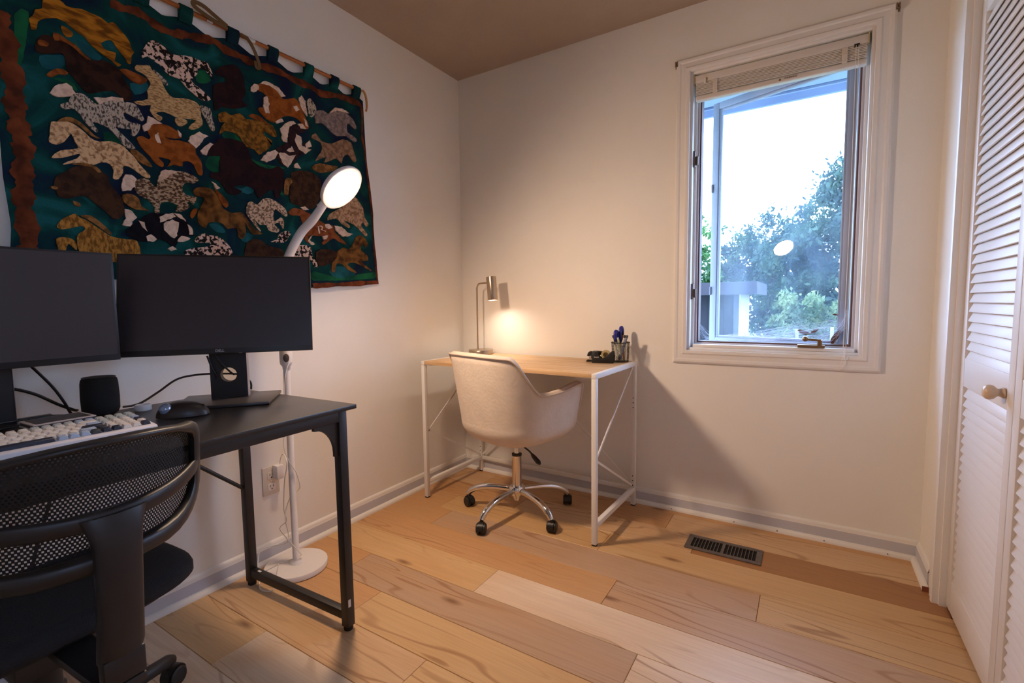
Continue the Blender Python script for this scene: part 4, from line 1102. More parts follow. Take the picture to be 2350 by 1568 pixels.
MB().lathe([(0.011, 0.0), (0.011, 0.0025), (0.009, 0.004), (0.0, 0.0042)], 24, Matrix.Translation(cd * 0.0222 + V(0, 0, 0.862)) @ cd.to_track_quat('Z', 'Y').to_matrix().to_4x4() @ Matrix.Scale(1.5, 4, (0, 1, 0))).build('switch_button', mat('button_grey', (74, 66, 64), 0.4), sw, smooth=40)
nl = V(0.719, 0.213, -0.661).normalized()
HC = V(0.392, -1.228, 1.500)
mj = V(-0.545, -0.415, -0.724)
mj = (mj - nl * mj.dot(nl)).normalized()
neck = bez([tuple(p - V(FX, FY, 0)) for p in (V(FX, FY, 0.935), V(FX, FY, 1.03), V(FX + 0.002, FY, 1.12), V(0.180, -1.328, 1.235), V(0.232, -1.303, 1.335), V(0.280, -1.282, 1.385), HC + mj * 0.088 - nl * 0.012)], 6)
nn = len(neck)
MB().tube([tuple(p) for p in neck], [0.0165 if i < nn - 7 else 0.0165 - 0.003 * (i - (nn - 7)) / 6 for i in range(nn)], 20).build('gooseneck', WHITE_PLASTIC, fl, smooth=60)
Mh = Matrix.Translation(HC - V(FX, FY, 0)) @ nl.to_track_quat('Z', 'Y').to_matrix().to_4x4()
hd_ = MB().lathe([(0.0, -0.024), (0.050, -0.023), (0.080, -0.019), (0.0905, -0.010), (0.092, 0.000), (0.089, 0.0030), (0.0780, 0.0035), (0.0770, 0.000), (0.0, -0.0005)], 56, Mh).build('lamp_head', WHITE_PLASTIC, fl, smooth=40)
MB().tube([tuple(Mh @ V(*q)) for q in [tuple(Mh.inverted() @ (HC - V(FX, FY, 0) + mj * s - nl * dd)) for s, dd in ((0.066, 0.017), (0.080, 0.014), (0.098, 0.012), (0.112, 0.014))]], [0.014, 0.0155, 0.0150, 0.0145], 16).build('neck_collar', WHITE_PLASTIC, hd_, smooth=60)
MB().lathe([(0.0765, 0.0004), (0.0760, 0.0026), (0.069, 0.0062), (0.050, 0.0092), (0.025, 0.0108), (0.0, 0.0112)], 48, Mh).build('diffuser', emit('floor_lamp_glow', LAMP_COL, FLOOR_LAMP_L), hd_, smooth=60)
# cord winding down the pole to the outlet
cp = [(0.024, 0.0, 0.85), (0.020, -0.018, 0.80), (0.014, -0.024, 0.72), (0.006, -0.016, 0.60), (-0.004, -0.026, 0.52), (0.012, -0.019, 0.455), (0.020, 0.006, 0.40), (0.024, 0.016, 0.345), (0.006, 0.020, 0.32), (-0.016, 0.004, 0.30), (-0.020, -0.020, 0.25), (-0.012, -0.030, 0.21), (-0.016, -0.020, 0.16), (0.0, -0.022, 0.12), (0.020, 0.000, 0.075), (0.004, 0.018, 0.045), (-0.028, -0.010, 0.030), (-0.050, -0.045, 0.0262)]
cpw = [(FX + a, FY + b, c) for a, b, c in cp]
co = MB().tube([tuple(p) for p in bez(cpw, 6)], 0.0019, 6).build('lamp_cord', CORD, smooth=60)
tag(co, 'thin white cord winding around the floor lamp pole', 'cord', 'white lamp cords')
c2_ = MB().tube([tuple(p) for p in bez([(0.030, -1.308, 0.405), (0.034, -1.306, 0.43), (0.060, -1.310, 0.452), (0.100, -1.324, 0.445), (0.128, -1.340, 0.42), (0.126, -1.352, 0.36), (0.120, -1.357, 0.25), (0.128, -1.353, 0.20), (0.110, -1.372, 0.17), (0.126, -1.352, 0.11), (0.080, -1.40, 0.10), (0.060, -1.43, 0.09), (0.078, -1.452, 0.028), (0.105, -1.450, 0.0258), (0.15, -1.425, 0.05), (0.165, -1.42, 0.058), (0.17, -1.435, 0.026)], 6)], 0.0019, 6).build('charger_cord', CORD, smooth=60)
tag(c2_, 'thin white cord drooping from the charger to the lamp base', 'cord', 'white lamp cords')
c3_ = MB().tube([tuple(p) for p in bez([(0.138, -1.459, 0.0265), (0.120, -1.468, 0.012), (0.150, -1.490, 0.0022), (0.185, -1.500, 0.0022), (0.215, -1.488, 0.0022), (0.222, -1.470, 0.010)], 6)], 0.0019, 6).build('cord_loop', CORD, smooth=60)
tag(c3_, 'white cord loop on the floor at the lamp base edge', 'cord', 'white lamp cords')

# ------------------------------------------------------------------ wall outlet and charger
ou = thing('wall_outlet', 'cream duplex wall outlet beside the floor lamp pole', 'outlet', (0.0, -1.335, 0.338))
MB().box(0.0002, 0.006, -0.036, 0.036, -0.060, 0.060).build('cover_plate', mat('outlet_cream', (226, 214, 200), 0.4), ou, bevel=0.0025)
for z in (0.022, -0.026):
    rc = MB().box(0.0061, 0.0085, -0.017, 0.017, z - 0.0155, z + 0.0155).build('receptacle', mat('outlet_white', (236, 228, 220), 0.4), ou, bevel=0.002)
    for dy in (-0.0065, 0.0065): MB().box(0.0086, 0.0089, dy - 0.001, dy + 0.001, z - 0.001, z + 0.008).build('slot', RUBBER, rc)
    MB().cyl((0.0086, 0, z - 0.008), (0.0089, 0, z - 0.008), 0.0028, n=10).build('slot', RUBBER, rc)
MB().cyl((0.0061, 0, -0.002), (0.0068, 0, -0.002), 0.003, n=12).build('screw', CHROME, ou)
pc = MB().box(0.0092, 0.045, -1.331, -1.300, 0.345, 0.403).build('plug_charger', WHITE_PLASTIC, bevel=0.004)
tag(pc, 'white block charger plugged into the wall outlet', 'charger')

# ------------------------------------------------------------------ black mesh office chair
oc = thing('office_chair', 'black mesh back office chair pulled up to the black desk', 'chair', (0.607, -2.152, 0), math.radians(94))
CPL = mat('chair_black_plastic', (30, 30, 32), 0.45, var=0.1, vscale=30)
CFB = mat('chair_black_fabric', (22, 23, 26), 0.9, bump=0.4, bscale=500)
HWB = 0.205
def bk(u, w, d=0.0):
    """Point of the back: u across, w height, d toward the rear."""
    return V(u, -0.235 + 0.120 * (u / HWB) ** 2 - (w - 0.63) * 0.10 - d, w)
def edge_top(u): return 0.835 - 0.040 * (abs(u) / HWB) ** 2.2
def edge_bot(u): return 0.622 - 0.010 * (abs(u) / HWB) ** 2
def strip(path, wid, thick, d0=0.0):
    """Flat frame bar along (u,w) path."""
    m = MB(); rows_ = []
    n = len(path)
    for i, (u, w) in enumerate(path):
        u0, w0 = path[max(i - 1, 0)]; u1, w1 = path[min(i + 1, n - 1)]
        du, dw = u1 - u0, w1 - w0; l = math.hypot(du, dw) or 1
        nu, nw = -dw / l, du / l
        wd_ = wid[i] if isinstance(wid, list) else wid
        ring = []
        for a in range(12):
            t = 2 * PI * a / 12
            s = sgnp(math.cos(t), 0.6) * wd_ / 2; q = sgnp(math.sin(t), 0.6) * thick / 2
            ring.append(bk(u + nu * s, w + nw * s, d0 + q))
        rows_.append(ring)
    m.grid(rows_, close_u=True)
    m.f.append(tuple(range(11, -1, -1))); m.f.append(tuple((n - 1) * 12 + k for k in range(12)))
    return m
# outer frame loop as one ring path
loop = []
N_ = 28
for k in range(N_ + 1):
    u = -0.165 + 0.33 * k / N_; loop.append((u, edge_top(u)))
for k in range(1, 7):
    a = k / 7 * PI / 2; loop.append((0.165 + 0.040 * math.sin(a), edge_top(0.165) - 0.035 * (1 - math.cos(a)) - 0.006 * k / 7))
for k in range(0, 8): loop.append((HWB, 0.752 - 0.062 * k / 7))
for k in range(1, 7):
    a = k / 7 * PI / 2; loop.append((0.105 + 0.100 * math.cos(a), 0.690 - 0.070 * math.sin(a)))
for k in range(N_ + 1):
    u = 0.10 - 0.20 * k / N_; loop.append((u, edge_bot(u)))
for k in range(6, 0, -1):
    a = k / 7 * PI / 2; loop.append((-0.105 - 0.100 * math.cos(a), 0.690 - 0.070 * math.sin(a)))
for k in range(7, -1, -1): loop.append((-HWB, 0.752 - 0.062 * k / 7))
for k in range(6, 0, -1):
    a = k / 7 * PI / 2; loop.append((-0.165 - 0.040 * math.sin(a), edge_top(0.165) - 0.035 * (1 - math.cos(a)) - 0.006 * k / 7))
loop.append(loop[0])
wids = []
for (u, w) in loop:
    side = min(max((abs(u) - 0.135) / 0.07, 0), 1)
    topw = 0.012 if w > 0.76 else 0.034
    wids.append(topw * (1 - side) + 0.034 * side)
strip(loop, wids, 0.034, 0.010).build('back_frame', CPL, oc, smooth=60)
cross = [(-HWB + 0.004 + (2 * HWB - 0.008) * k / 24, 0.700 + 0.016 * (abs(-1 + 2 * k / 24)) ** 2) for k in range(25)]
strip(cross, 0.032, 0.022, 0.016).build('lumbar_bar', CPL, oc, smooth=60)
# spine, flared where it meets the lumbar bar
rows_ = []
for w, hwid, dd in ((0.708, 0.052, 0.018), (0.695, 0.045, 0.024), (0.67, 0.038, 0.030), (0.64, 0.035, 0.034), (0.58, 0.034, 0.036), (0.50, 0.034, 0.036), (0.455, 0.035, 0.034), (0.435, 0.033, 0.028)):
    ring = []
    for a in range(16):
        t = 2 * PI * a / 16
        ring.append(bk(sgnp(math.cos(t), 0.5) * hwid * 1.0, w, dd + sgnp(math.sin(t), 0.6) * 0.016) * 1.0)
    rows_.append(ring)
m = MB(); m.grid(rows_, close_u=True); m.f.append(tuple(range(15, -1, -1))); m.f.append(tuple((len(rows_) - 1) * 16 + k for k in range(16)))
m.build('spine', CPL, oc, smooth=60)
MB().box(-0.033, 0.033, -0.262, 0.06, 0.372, 0.3915).box(-0.033, 0.033, -0.262, -0.236, 0.3915, 0.445).build('seat_bracket', CPL, oc, bevel=0.006)
# open mesh panel: every cell is a real hole
mm_ = MB(); vs = []; fs = []
pu, pw = 0.0062, 0.0052
nu = int(2 * (HWB - 0.006) / pu); nw = int(0.225 / pw)
def inside(u, w): return w < edge_top(u) - 0.004 and w > edge_bot(u) + 0.002 and abs(u) < HWB - 0.006
for j in range(nw):
    w = 0.612 + j * pw
    for i in range(nu):
        u = -HWB + 0.006 + (i + 0.5 * (j % 2)) * pu
        if not inside(u, w) or not inside(u + pu, w + pw): continue
        o = len(vs)
        b_ = 0.0011
        out_ = [(u, w), (u + pu, w), (u + pu, w + pw), (u, w + pw)]
        inn = [(u + b_ * 1.6, w + b_ * 0.9), (u + pu - b_ * 1.6, w + b_ * 0.9), (u + pu - b_ * 1.6, w + pw - b_ * 0.9), (u + b_ * 1.6, w + pw - b_ * 0.9)]
        vs += [bk(*q, -0.006) for q in out_ + inn]
        fs += [(o, o + 1, o + 5, o + 4), (o + 1, o + 2, o + 6, o + 5), (o + 2, o + 3, o + 7, o + 6), (o + 3, o, o + 4, o + 7)]
mm_.add(vs, fs)
mp_ = mm_.build('mesh_panel', mat('chair_mesh_black', (20, 20, 22), 0.8), oc, smooth=0, fix=False)
mp_['kind'] = 'stuff'
# seat
rows_ = []
for s, z in ((0.90, 0.409), (0.97, 0.413), (1.0, 0.420), (1.0, 0.434), (0.985, 0.443), (0.94, 0.450), (0.85, 0.454), (0.5, 0.451), (0.05, 0.449)):
    rows_.append([V(0.262 * s * sgnp(math.cos(2 * PI * k / 48), 0.55), 0.182 * s * sgnp(math.sin(2 * PI * k / 48), 0.55) + 0.096, z) for k in range(48)])
m = MB(); m.grid(rows_, close_u=True); m.f.append(tuple(range(47, -1, -1))); m.f.append(tuple((len(rows_) - 1) * 48 + k for k in range(48)))
m.build('seat_cushion', CFB, oc, smooth=60)
rows_ = []
for s, z in ((0.70, 0.392), (0.86, 0.396), (0.90, 0.4088)):
    rows_.append([V(0.258 * s * sgnp(math.cos(2 * PI * k / 48), 0.55), 0.178 * s * sgnp(math.sin(2 * PI * k / 48), 0.55) + 0.096, z) for k in range(48)])
m = MB(); m.grid(rows_, close_u=True); m.f.append(tuple(range(47, -1, -1))); m.f.append(tuple((len(rows_) - 1) * 48 + k for k in range(48)))
m.build('seat_pan', CPL, oc, smooth=40)
MB().box(-0.075, 0.075, 0.0, 0.20, 0.325, 0.3718).build('tilt_mechanism', CPL, oc, bevel=0.008)
MB().lathe([(0.030, 0.10), (0.030, 0.24), (0.025, 0.245), (0.025, 0.325)], 28, Matrix.Translation((0, 0.10, 0))).build('gas_column', BLACK_PLASTIC, oc, smooth=40)
MB().lathe([(0.045, 0.070), (0.050, 0.078), (0.046, 0.105), (0.034, 0.118)], 28, Matrix.Translation((0, 0.10, 0))).build('hub', CPL, oc, smooth=40)
for k in range(5):
    a = math.radians(18 + 72 * k); d = V(math.cos(a), math.sin(a), 0)
    MB().tube([tuple(d * t + V(0, 0.10, z)) for t, z in ((0.03, 0.095), (0.12, 0.098), (0.22, 0.090), (0.285, 0.078), (0.300, 0.072))], [0.022, 0.020, 0.018, 0.017, 0.012], 12).build('base_leg', CPL, oc, smooth=60)
    caster(oc, d.x * 0.288, d.y * 0.288 + 0.10, a + 0.6 * k, r=0.026, stem_top=0.065)

# tapestry outlines on the cloth, metres along the wall and above the floor
HORSES = [
 [('gold',[(-1.933,1.937),(-1.895,1.956),(-1.883,1.947),(-1.861,1.951),(-1.846,1.956),(-1.828,1.955),(-1.799,1.954),(-1.783,1.946),(-1.769,1.955),(-1.756,1.944),(-1.74,1.929),(-1.729,1.911),(-1.725,1.892),(-1.719,1.887),(-1.724,1.877),(-1.728,1.868),(-1.731,1.846),(-1.739,1.844),(-1.746,1.857),(-1.759,1.872),(-1.769,1.885),(-1.776,1.896),(-1.789,1.892),(-1.806,1.874),(-1.793,1.86),(-1.769,1.862),(-1.774,1.837),(-1.758,1.831),(-1.767,1.823),(-1.783,1.834),(-1.799,1.841),(-1.819,1.852),(-1.836,1.864),(-1.844,1.877),(-1.859,1.881),(-1.874,1.89),(-1.888,1.899),(-1.906,1.901),(-1.921,1.894),(-1.936,1.885),(-1.949,1.87),(-1.953,1.849),(-1.964,1.843),(-1.965,1.856),(-1.967,1.87),(-1.957,1.885),(-1.952,1.902),(-1.936,1.913)]),('gold',[(-1.897,1.885),(-1.883,1.883),(-1.872,1.875),(-1.876,1.863),(-1.889,1.857),(-1.897,1.869)]),('rust',[(-1.918,1.854),(-1.905,1.857),(-1.889,1.849),(-1.868,1.842),(-1.852,1.825),(-1.835,1.815),(-1.844,1.812),(-1.861,1.821),(-1.877,1.835),(-1.902,1.84),(-1.916,1.834)]),],
 [('dark',[(-1.954,1.82),(-1.943,1.837),(-1.927,1.843),(-1.902,1.838),(-1.882,1.836),(-1.859,1.822),(-1.837,1.812),(-1.802,1.826),(-1.779,1.821),(-1.765,1.812),(-1.75,1.784),(-1.736,1.76),(-1.735,1.737),(-1.751,1.722),(-1.772,1.735),(-1.789,1.741),(-1.818,1.726),(-1.846,1.712),(-1.863,1.723),(-1.875,1.74),(-1.883,1.75),(-1.895,1.764),(-1.895,1.794),(-1.905,1.805),(-1.93,1.792),(-1.95,1.785),(-1.96,1.793)]),('rust',[(-1.764,1.813),(-1.745,1.822),(-1.722,1.82),(-1.696,1.815),(-1.69,1.807),(-1.706,1.79),(-1.727,1.789),(-1.746,1.8)]),('rust',[(-1.94,1.731),(-1.925,1.75),(-1.908,1.759),(-1.892,1.755),(-1.898,1.746),(-1.913,1.743),(-1.93,1.727)]),('rust',[(-1.953,1.816),(-1.946,1.823),(-1.93,1.821),(-1.933,1.81),(-1.943,1.807),(-1.952,1.807)]),],
 [('cream',[(-1.936,1.682),(-1.928,1.699),(-1.915,1.714),(-1.898,1.723),(-1.885,1.717),(-1.878,1.701),(-1.889,1.689),(-1.905,1.681),(-1.92,1.676),(-1.93,1.678)]),('cream',[(-1.835,1.705),(-1.814,1.711),(-1.79,1.723),(-1.761,1.728),(-1.759,1.718),(-1.786,1.712),(-1.808,1.702),(-1.821,1.688)]),('greyspeck',[(-1.914,1.659),(-1.897,1.67),(-1.885,1.696),(-1.867,1.706),(-1.851,1.702),(-1.834,1.689),(-1.821,1.688),(-1.806,1.702),(-1.781,1.713),(-1.759,1.717),(-1.738,1.722),(-1.723,1.717),(-1.714,1.699),(-1.705,1.681),(-1.711,1.673),(-1.729,1.677),(-1.746,1.683),(-1.761,1.684),(-1.757,1.665),(-1.74,1.659),(-1.717,1.66),(-1.724,1.634),(-1.735,1.619),(-1.745,1.622),(-1.741,1.638),(-1.759,1.635),(-1.774,1.634),(-1.786,1.633),(-1.768,1.615),(-1.749,1.597),(-1.735,1.581),(-1.76,1.576),(-1.783,1.605),(-1.803,1.625),(-1.824,1.63),(-1.843,1.63),(-1.83,1.609),(-1.833,1.602),(-1.844,1.608),(-1.861,1.625),(-1.871,1.644),(-1.885,1.655),(-1.903,1.648),(-1.913,1.65)]),],
 [('bwspeck',[(-1.698,1.892),(-1.687,1.917),(-1.667,1.947),(-1.645,1.947),(-1.624,1.938),(-1.607,1.927),(-1.576,1.936),(-1.543,1.944),(-1.515,1.942),(-1.494,1.946),(-1.481,1.92),(-1.476,1.895),(-1.501,1.916),(-1.528,1.911),(-1.53,1.891),(-1.551,1.858),(-1.527,1.844),(-1.503,1.83),(-1.491,1.816),(-1.517,1.803),(-1.544,1.815),(-1.571,1.831),(-1.59,1.852),(-1.623,1.852),(-1.642,1.873),(-1.663,1.882),(-1.681,1.89),(-1.695,1.878)]),],
 [('tan',[(-1.721,1.835),(-1.715,1.848),(-1.697,1.854),(-1.678,1.861),(-1.672,1.849),(-1.655,1.837),(-1.645,1.82),(-1.635,1.796),(-1.616,1.78),(-1.581,1.79),(-1.547,1.791),(-1.53,1.778),(-1.528,1.746),(-1.525,1.717),(-1.553,1.692),(-1.572,1.69),(-1.561,1.709),(-1.545,1.727),(-1.582,1.722),(-1.609,1.717),(-1.645,1.724),(-1.671,1.71),(-1.652,1.704),(-1.659,1.689),(-1.675,1.697),(-1.687,1.714),(-1.683,1.733),(-1.71,1.723),(-1.73,1.728),(-1.69,1.749),(-1.691,1.776),(-1.679,1.801),(-1.686,1.816),(-1.698,1.827),(-1.714,1.829)]),('tan',[(-1.612,1.713),(-1.582,1.719),(-1.575,1.708),(-1.596,1.69),(-1.61,1.695)]),('greyspeck',[(-1.531,1.781),(-1.496,1.782),(-1.491,1.751),(-1.483,1.716),(-1.494,1.703),(-1.509,1.732),(-1.523,1.757)]),('greyspeck',[(-1.669,1.851),(-1.649,1.842),(-1.628,1.823),(-1.634,1.814),(-1.652,1.832)]),],
 [('chestnut',[(-1.697,1.646),(-1.682,1.672),(-1.654,1.68),(-1.634,1.681),(-1.617,1.674),(-1.597,1.664),(-1.598,1.652),(-1.619,1.643),(-1.645,1.641),(-1.648,1.642),(-1.634,1.636),(-1.605,1.641),(-1.569,1.638),(-1.554,1.626),(-1.552,1.607),(-1.538,1.59),(-1.533,1.562),(-1.535,1.538),(-1.55,1.541),(-1.561,1.569),(-1.579,1.577),(-1.597,1.57),(-1.598,1.555),(-1.625,1.554),(-1.645,1.543),(-1.633,1.565),(-1.649,1.57),(-1.672,1.568),(-1.656,1.553),(-1.66,1.538),(-1.681,1.547),(-1.694,1.565),(-1.714,1.584),(-1.73,1.613),(-1.714,1.625),(-1.696,1.619),(-1.69,1.63)]),('cream',[(-1.712,1.658),(-1.698,1.671),(-1.694,1.694),(-1.68,1.692),(-1.662,1.685),(-1.653,1.682),(-1.681,1.673),(-1.696,1.648),(-1.707,1.641)]),('cream',[(-1.678,1.638),(-1.667,1.65),(-1.665,1.632),(-1.66,1.615),(-1.671,1.615)]),('cream',[(-1.576,1.647),(-1.564,1.67),(-1.538,1.689),(-1.508,1.682),(-1.524,1.668),(-1.531,1.655),(-1.551,1.628),(-1.566,1.639)]),('cream',[(-1.608,1.675),(-1.597,1.664),(-1.598,1.652),(-1.605,1.655)]),],
 [('tan2',[(-1.946,1.544),(-1.943,1.563),(-1.938,1.601),(-1.926,1.605),(-1.913,1.613),(-1.892,1.612),(-1.878,1.605),(-1.863,1.594),(-1.85,1.581),(-1.828,1.576),(-1.799,1.586),(-1.77,1.58),(-1.763,1.575),(-1.751,1.563),(-1.737,1.549),(-1.727,1.533),(-1.708,1.513),(-1.698,1.503),(-1.701,1.493),(-1.719,1.495),(-1.742,1.512),(-1.762,1.519),(-1.772,1.514),(-1.773,1.496),(-1.787,1.472),(-1.801,1.472),(-1.797,1.496),(-1.806,1.514),(-1.827,1.515),(-1.846,1.502),(-1.869,1.502),(-1.896,1.496),(-1.918,1.486),(-1.915,1.492),(-1.886,1.512),(-1.878,1.528),(-1.912,1.509),(-1.94,1.499),(-1.941,1.505),(-1.923,1.525),(-1.882,1.542),(-1.887,1.559),(-1.894,1.581),(-1.899,1.575),(-1.913,1.552),(-1.931,1.54)]),('brown',[(-1.924,1.607),(-1.904,1.626),(-1.883,1.626),(-1.862,1.613),(-1.841,1.592),(-1.827,1.587),(-1.832,1.584),(-1.85,1.589),(-1.869,1.606),(-1.892,1.615)]),('brown',[(-1.751,1.572),(-1.73,1.574),(-1.705,1.553),(-1.69,1.532),(-1.706,1.532),(-1.732,1.544)]),],
 [('dark2',[(-1.937,1.449),(-1.915,1.467),(-1.901,1.481),(-1.874,1.493),(-1.847,1.494),(-1.829,1.486),(-1.813,1.475),(-1.81,1.453),(-1.794,1.43),(-1.781,1.412),(-1.78,1.391),(-1.778,1.374),(-1.792,1.348),(-1.81,1.345),(-1.828,1.363),(-1.85,1.383),(-1.867,1.399),(-1.887,1.402),(-1.911,1.389),(-1.937,1.39),(-1.94,1.405),(-1.947,1.412),(-1.944,1.426)]),('brown',[(-1.9,1.492),(-1.869,1.502),(-1.842,1.498),(-1.83,1.483),(-1.839,1.481),(-1.852,1.493),(-1.878,1.493)]),('brown',[(-1.951,1.417),(-1.937,1.418),(-1.939,1.411),(-1.95,1.41)]),('brown',[(-1.905,1.383),(-1.89,1.379),(-1.89,1.368),(-1.902,1.371)]),],
 [('gold2',[(-1.946,1.307),(-1.937,1.322),(-1.919,1.337),(-1.903,1.346),(-1.893,1.336),(-1.876,1.33),(-1.859,1.316),(-1.841,1.303),(-1.825,1.291),(-1.801,1.285),(-1.777,1.284),(-1.751,1.281),(-1.743,1.242),(-1.747,1.22),(-1.818,1.209),(-1.888,1.21),(-1.902,1.24),(-1.905,1.262),(-1.901,1.285),(-1.889,1.295),(-1.882,1.304),(-1.89,1.312),(-1.913,1.303),(-1.934,1.296),(-1.945,1.298)]),('gold2',[(-1.951,1.266),(-1.936,1.273),(-1.915,1.27),(-1.907,1.257),(-1.907,1.238),(-1.916,1.247),(-1.925,1.255),(-1.932,1.235),(-1.94,1.209),(-1.948,1.234)]),('brown',[(-1.892,1.342),(-1.866,1.346),(-1.84,1.324),(-1.818,1.297),(-1.827,1.295),(-1.849,1.315),(-1.876,1.334)]),],
 [('greyspeck2',[(-1.739,1.479),(-1.709,1.492),(-1.694,1.476),(-1.681,1.466),(-1.677,1.486),(-1.656,1.509),(-1.626,1.531),(-1.596,1.538),(-1.566,1.531),(-1.548,1.519),(-1.565,1.504),(-1.586,1.504),(-1.603,1.482),(-1.592,1.458),(-1.558,1.457),(-1.569,1.429),(-1.578,1.437),(-1.591,1.432),(-1.582,1.42),(-1.605,1.4),(-1.628,1.397),(-1.621,1.417),(-1.647,1.426),(-1.673,1.415),(-1.681,1.376),(-1.692,1.378),(-1.693,1.402),(-1.713,1.423),(-1.734,1.432),(-1.743,1.448)]),('cream',[(-1.779,1.436),(-1.78,1.459),(-1.768,1.491),(-1.751,1.492),(-1.738,1.482),(-1.743,1.457),(-1.756,1.443)]),('cream',[(-1.677,1.489),(-1.666,1.522),(-1.652,1.532),(-1.626,1.534),(-1.611,1.534),(-1.641,1.515),(-1.662,1.495)]),('brown',[(-1.78,1.424),(-1.755,1.431),(-1.737,1.419),(-1.731,1.396),(-1.708,1.384),(-1.721,1.385),(-1.752,1.384),(-1.777,1.401)]),],
 [('black',[(-1.777,1.317),(-1.745,1.345),(-1.705,1.379),(-1.664,1.382),(-1.635,1.38),(-1.597,1.369),(-1.581,1.338),(-1.576,1.319),(-1.595,1.313),(-1.626,1.297),(-1.642,1.266),(-1.656,1.281),(-1.683,1.294),(-1.725,1.28),(-1.756,1.286),(-1.778,1.299)]),('cream',[(-1.778,1.38),(-1.758,1.377),(-1.745,1.357),(-1.76,1.343),(-1.766,1.327),(-1.789,1.328),(-1.777,1.35)]),('cream',[(-1.681,1.37),(-1.661,1.382),(-1.639,1.389),(-1.63,1.377),(-1.656,1.364),(-1.68,1.351)]),('cream',[(-1.669,1.349),(-1.642,1.366),(-1.622,1.359),(-1.626,1.336),(-1.631,1.312),(-1.64,1.302),(-1.657,1.313),(-1.67,1.327)]),('cream',[(-1.635,1.389),(-1.611,1.386),(-1.598,1.365),(-1.615,1.373)]),('cream',[(-1.632,1.293),(-1.616,1.314),(-1.589,1.307),(-1.611,1.292)]),('cream',[(-1.595,1.356),(-1.581,1.345),(-1.579,1.322),(-1.591,1.32)]),('cream',[(-1.724,1.299),(-1.71,1.307),(-1.694,1.293),(-1.706,1.282),(-1.722,1.284)]),('cream',[(-1.742,1.349),(-1.726,1.345),(-1.72,1.315),(-1.733,1.329)]),('cream',[(-1.663,1.264),(-1.648,1.274),(-1.635,1.265),(-1.654,1.257)]),],
 [('dark3',[(-1.468,1.925),(-1.446,1.95),(-1.404,1.974),(-1.376,1.968),(-1.363,1.938),(-1.361,1.907),(-1.359,1.883),(-1.375,1.853),(-1.354,1.839),(-1.403,1.813),(-1.455,1.802),(-1.48,1.781),(-1.477,1.872),(-1.436,1.897),(-1.433,1.915),(-1.462,1.914)]),],
 [('chestnut',[(-1.304,1.939),(-1.264,1.948),(-1.232,1.941),(-1.213,1.922),(-1.192,1.919),(-1.152,1.939),(-1.131,1.929),(-1.119,1.905),(-1.098,1.869),(-1.085,1.841),(-1.1,1.825),(-1.122,1.846),(-1.152,1.86),(-1.196,1.85),(-1.231,1.824),(-1.248,1.808),(-1.28,1.813),(-1.302,1.827),(-1.313,1.842),(-1.297,1.853),(-1.27,1.849),(-1.267,1.89),(-1.286,1.913),(-1.309,1.915)]),('cream',[(-1.337,1.916),(-1.323,1.933),(-1.308,1.935),(-1.305,1.919),(-1.325,1.901),(-1.338,1.901)]),('cream',[(-1.301,1.943),(-1.279,1.96),(-1.247,1.959),(-1.219,1.955),(-1.191,1.931),(-1.209,1.922),(-1.232,1.941),(-1.264,1.95)]),('cream',[(-1.287,1.894),(-1.273,1.903),(-1.264,1.876),(-1.269,1.86),(-1.266,1.839),(-1.282,1.834),(-1.291,1.86)]),('cream',[(-1.159,1.9),(-1.141,1.91),(-1.128,1.898),(-1.146,1.885)]),('cream',[(-1.13,1.948),(-1.116,1.961),(-1.098,1.943),(-1.095,1.913),(-1.092,1.882),(-1.11,1.896),(-1.127,1.922)]),('cream',[(-1.244,1.813),(-1.213,1.835),(-1.206,1.824),(-1.236,1.808)]),('cream',[(-1.111,1.869),(-1.098,1.861),(-1.09,1.839),(-1.104,1.839)]),],
 [('gold3',[(-1.467,1.772),(-1.442,1.79),(-1.422,1.782),(-1.386,1.801),(-1.365,1.786),(-1.327,1.796),(-1.292,1.798),(-1.257,1.794),(-1.24,1.761),(-1.255,1.75),(-1.294,1.761),(-1.291,1.743),(-1.264,1.732),(-1.269,1.712),(-1.265,1.721),(-1.28,1.697),(-1.299,1.68),(-1.322,1.662),(-1.338,1.678),(-1.371,1.681),(-1.393,1.711),(-1.419,1.721),(-1.447,1.717),(-1.468,1.7),(-1.459,1.73),(-1.445,1.751),(-1.465,1.745)]),('rust',[(-1.356,1.803),(-1.326,1.816),(-1.299,1.81),(-1.277,1.795),(-1.296,1.797),(-1.331,1.796)]),],
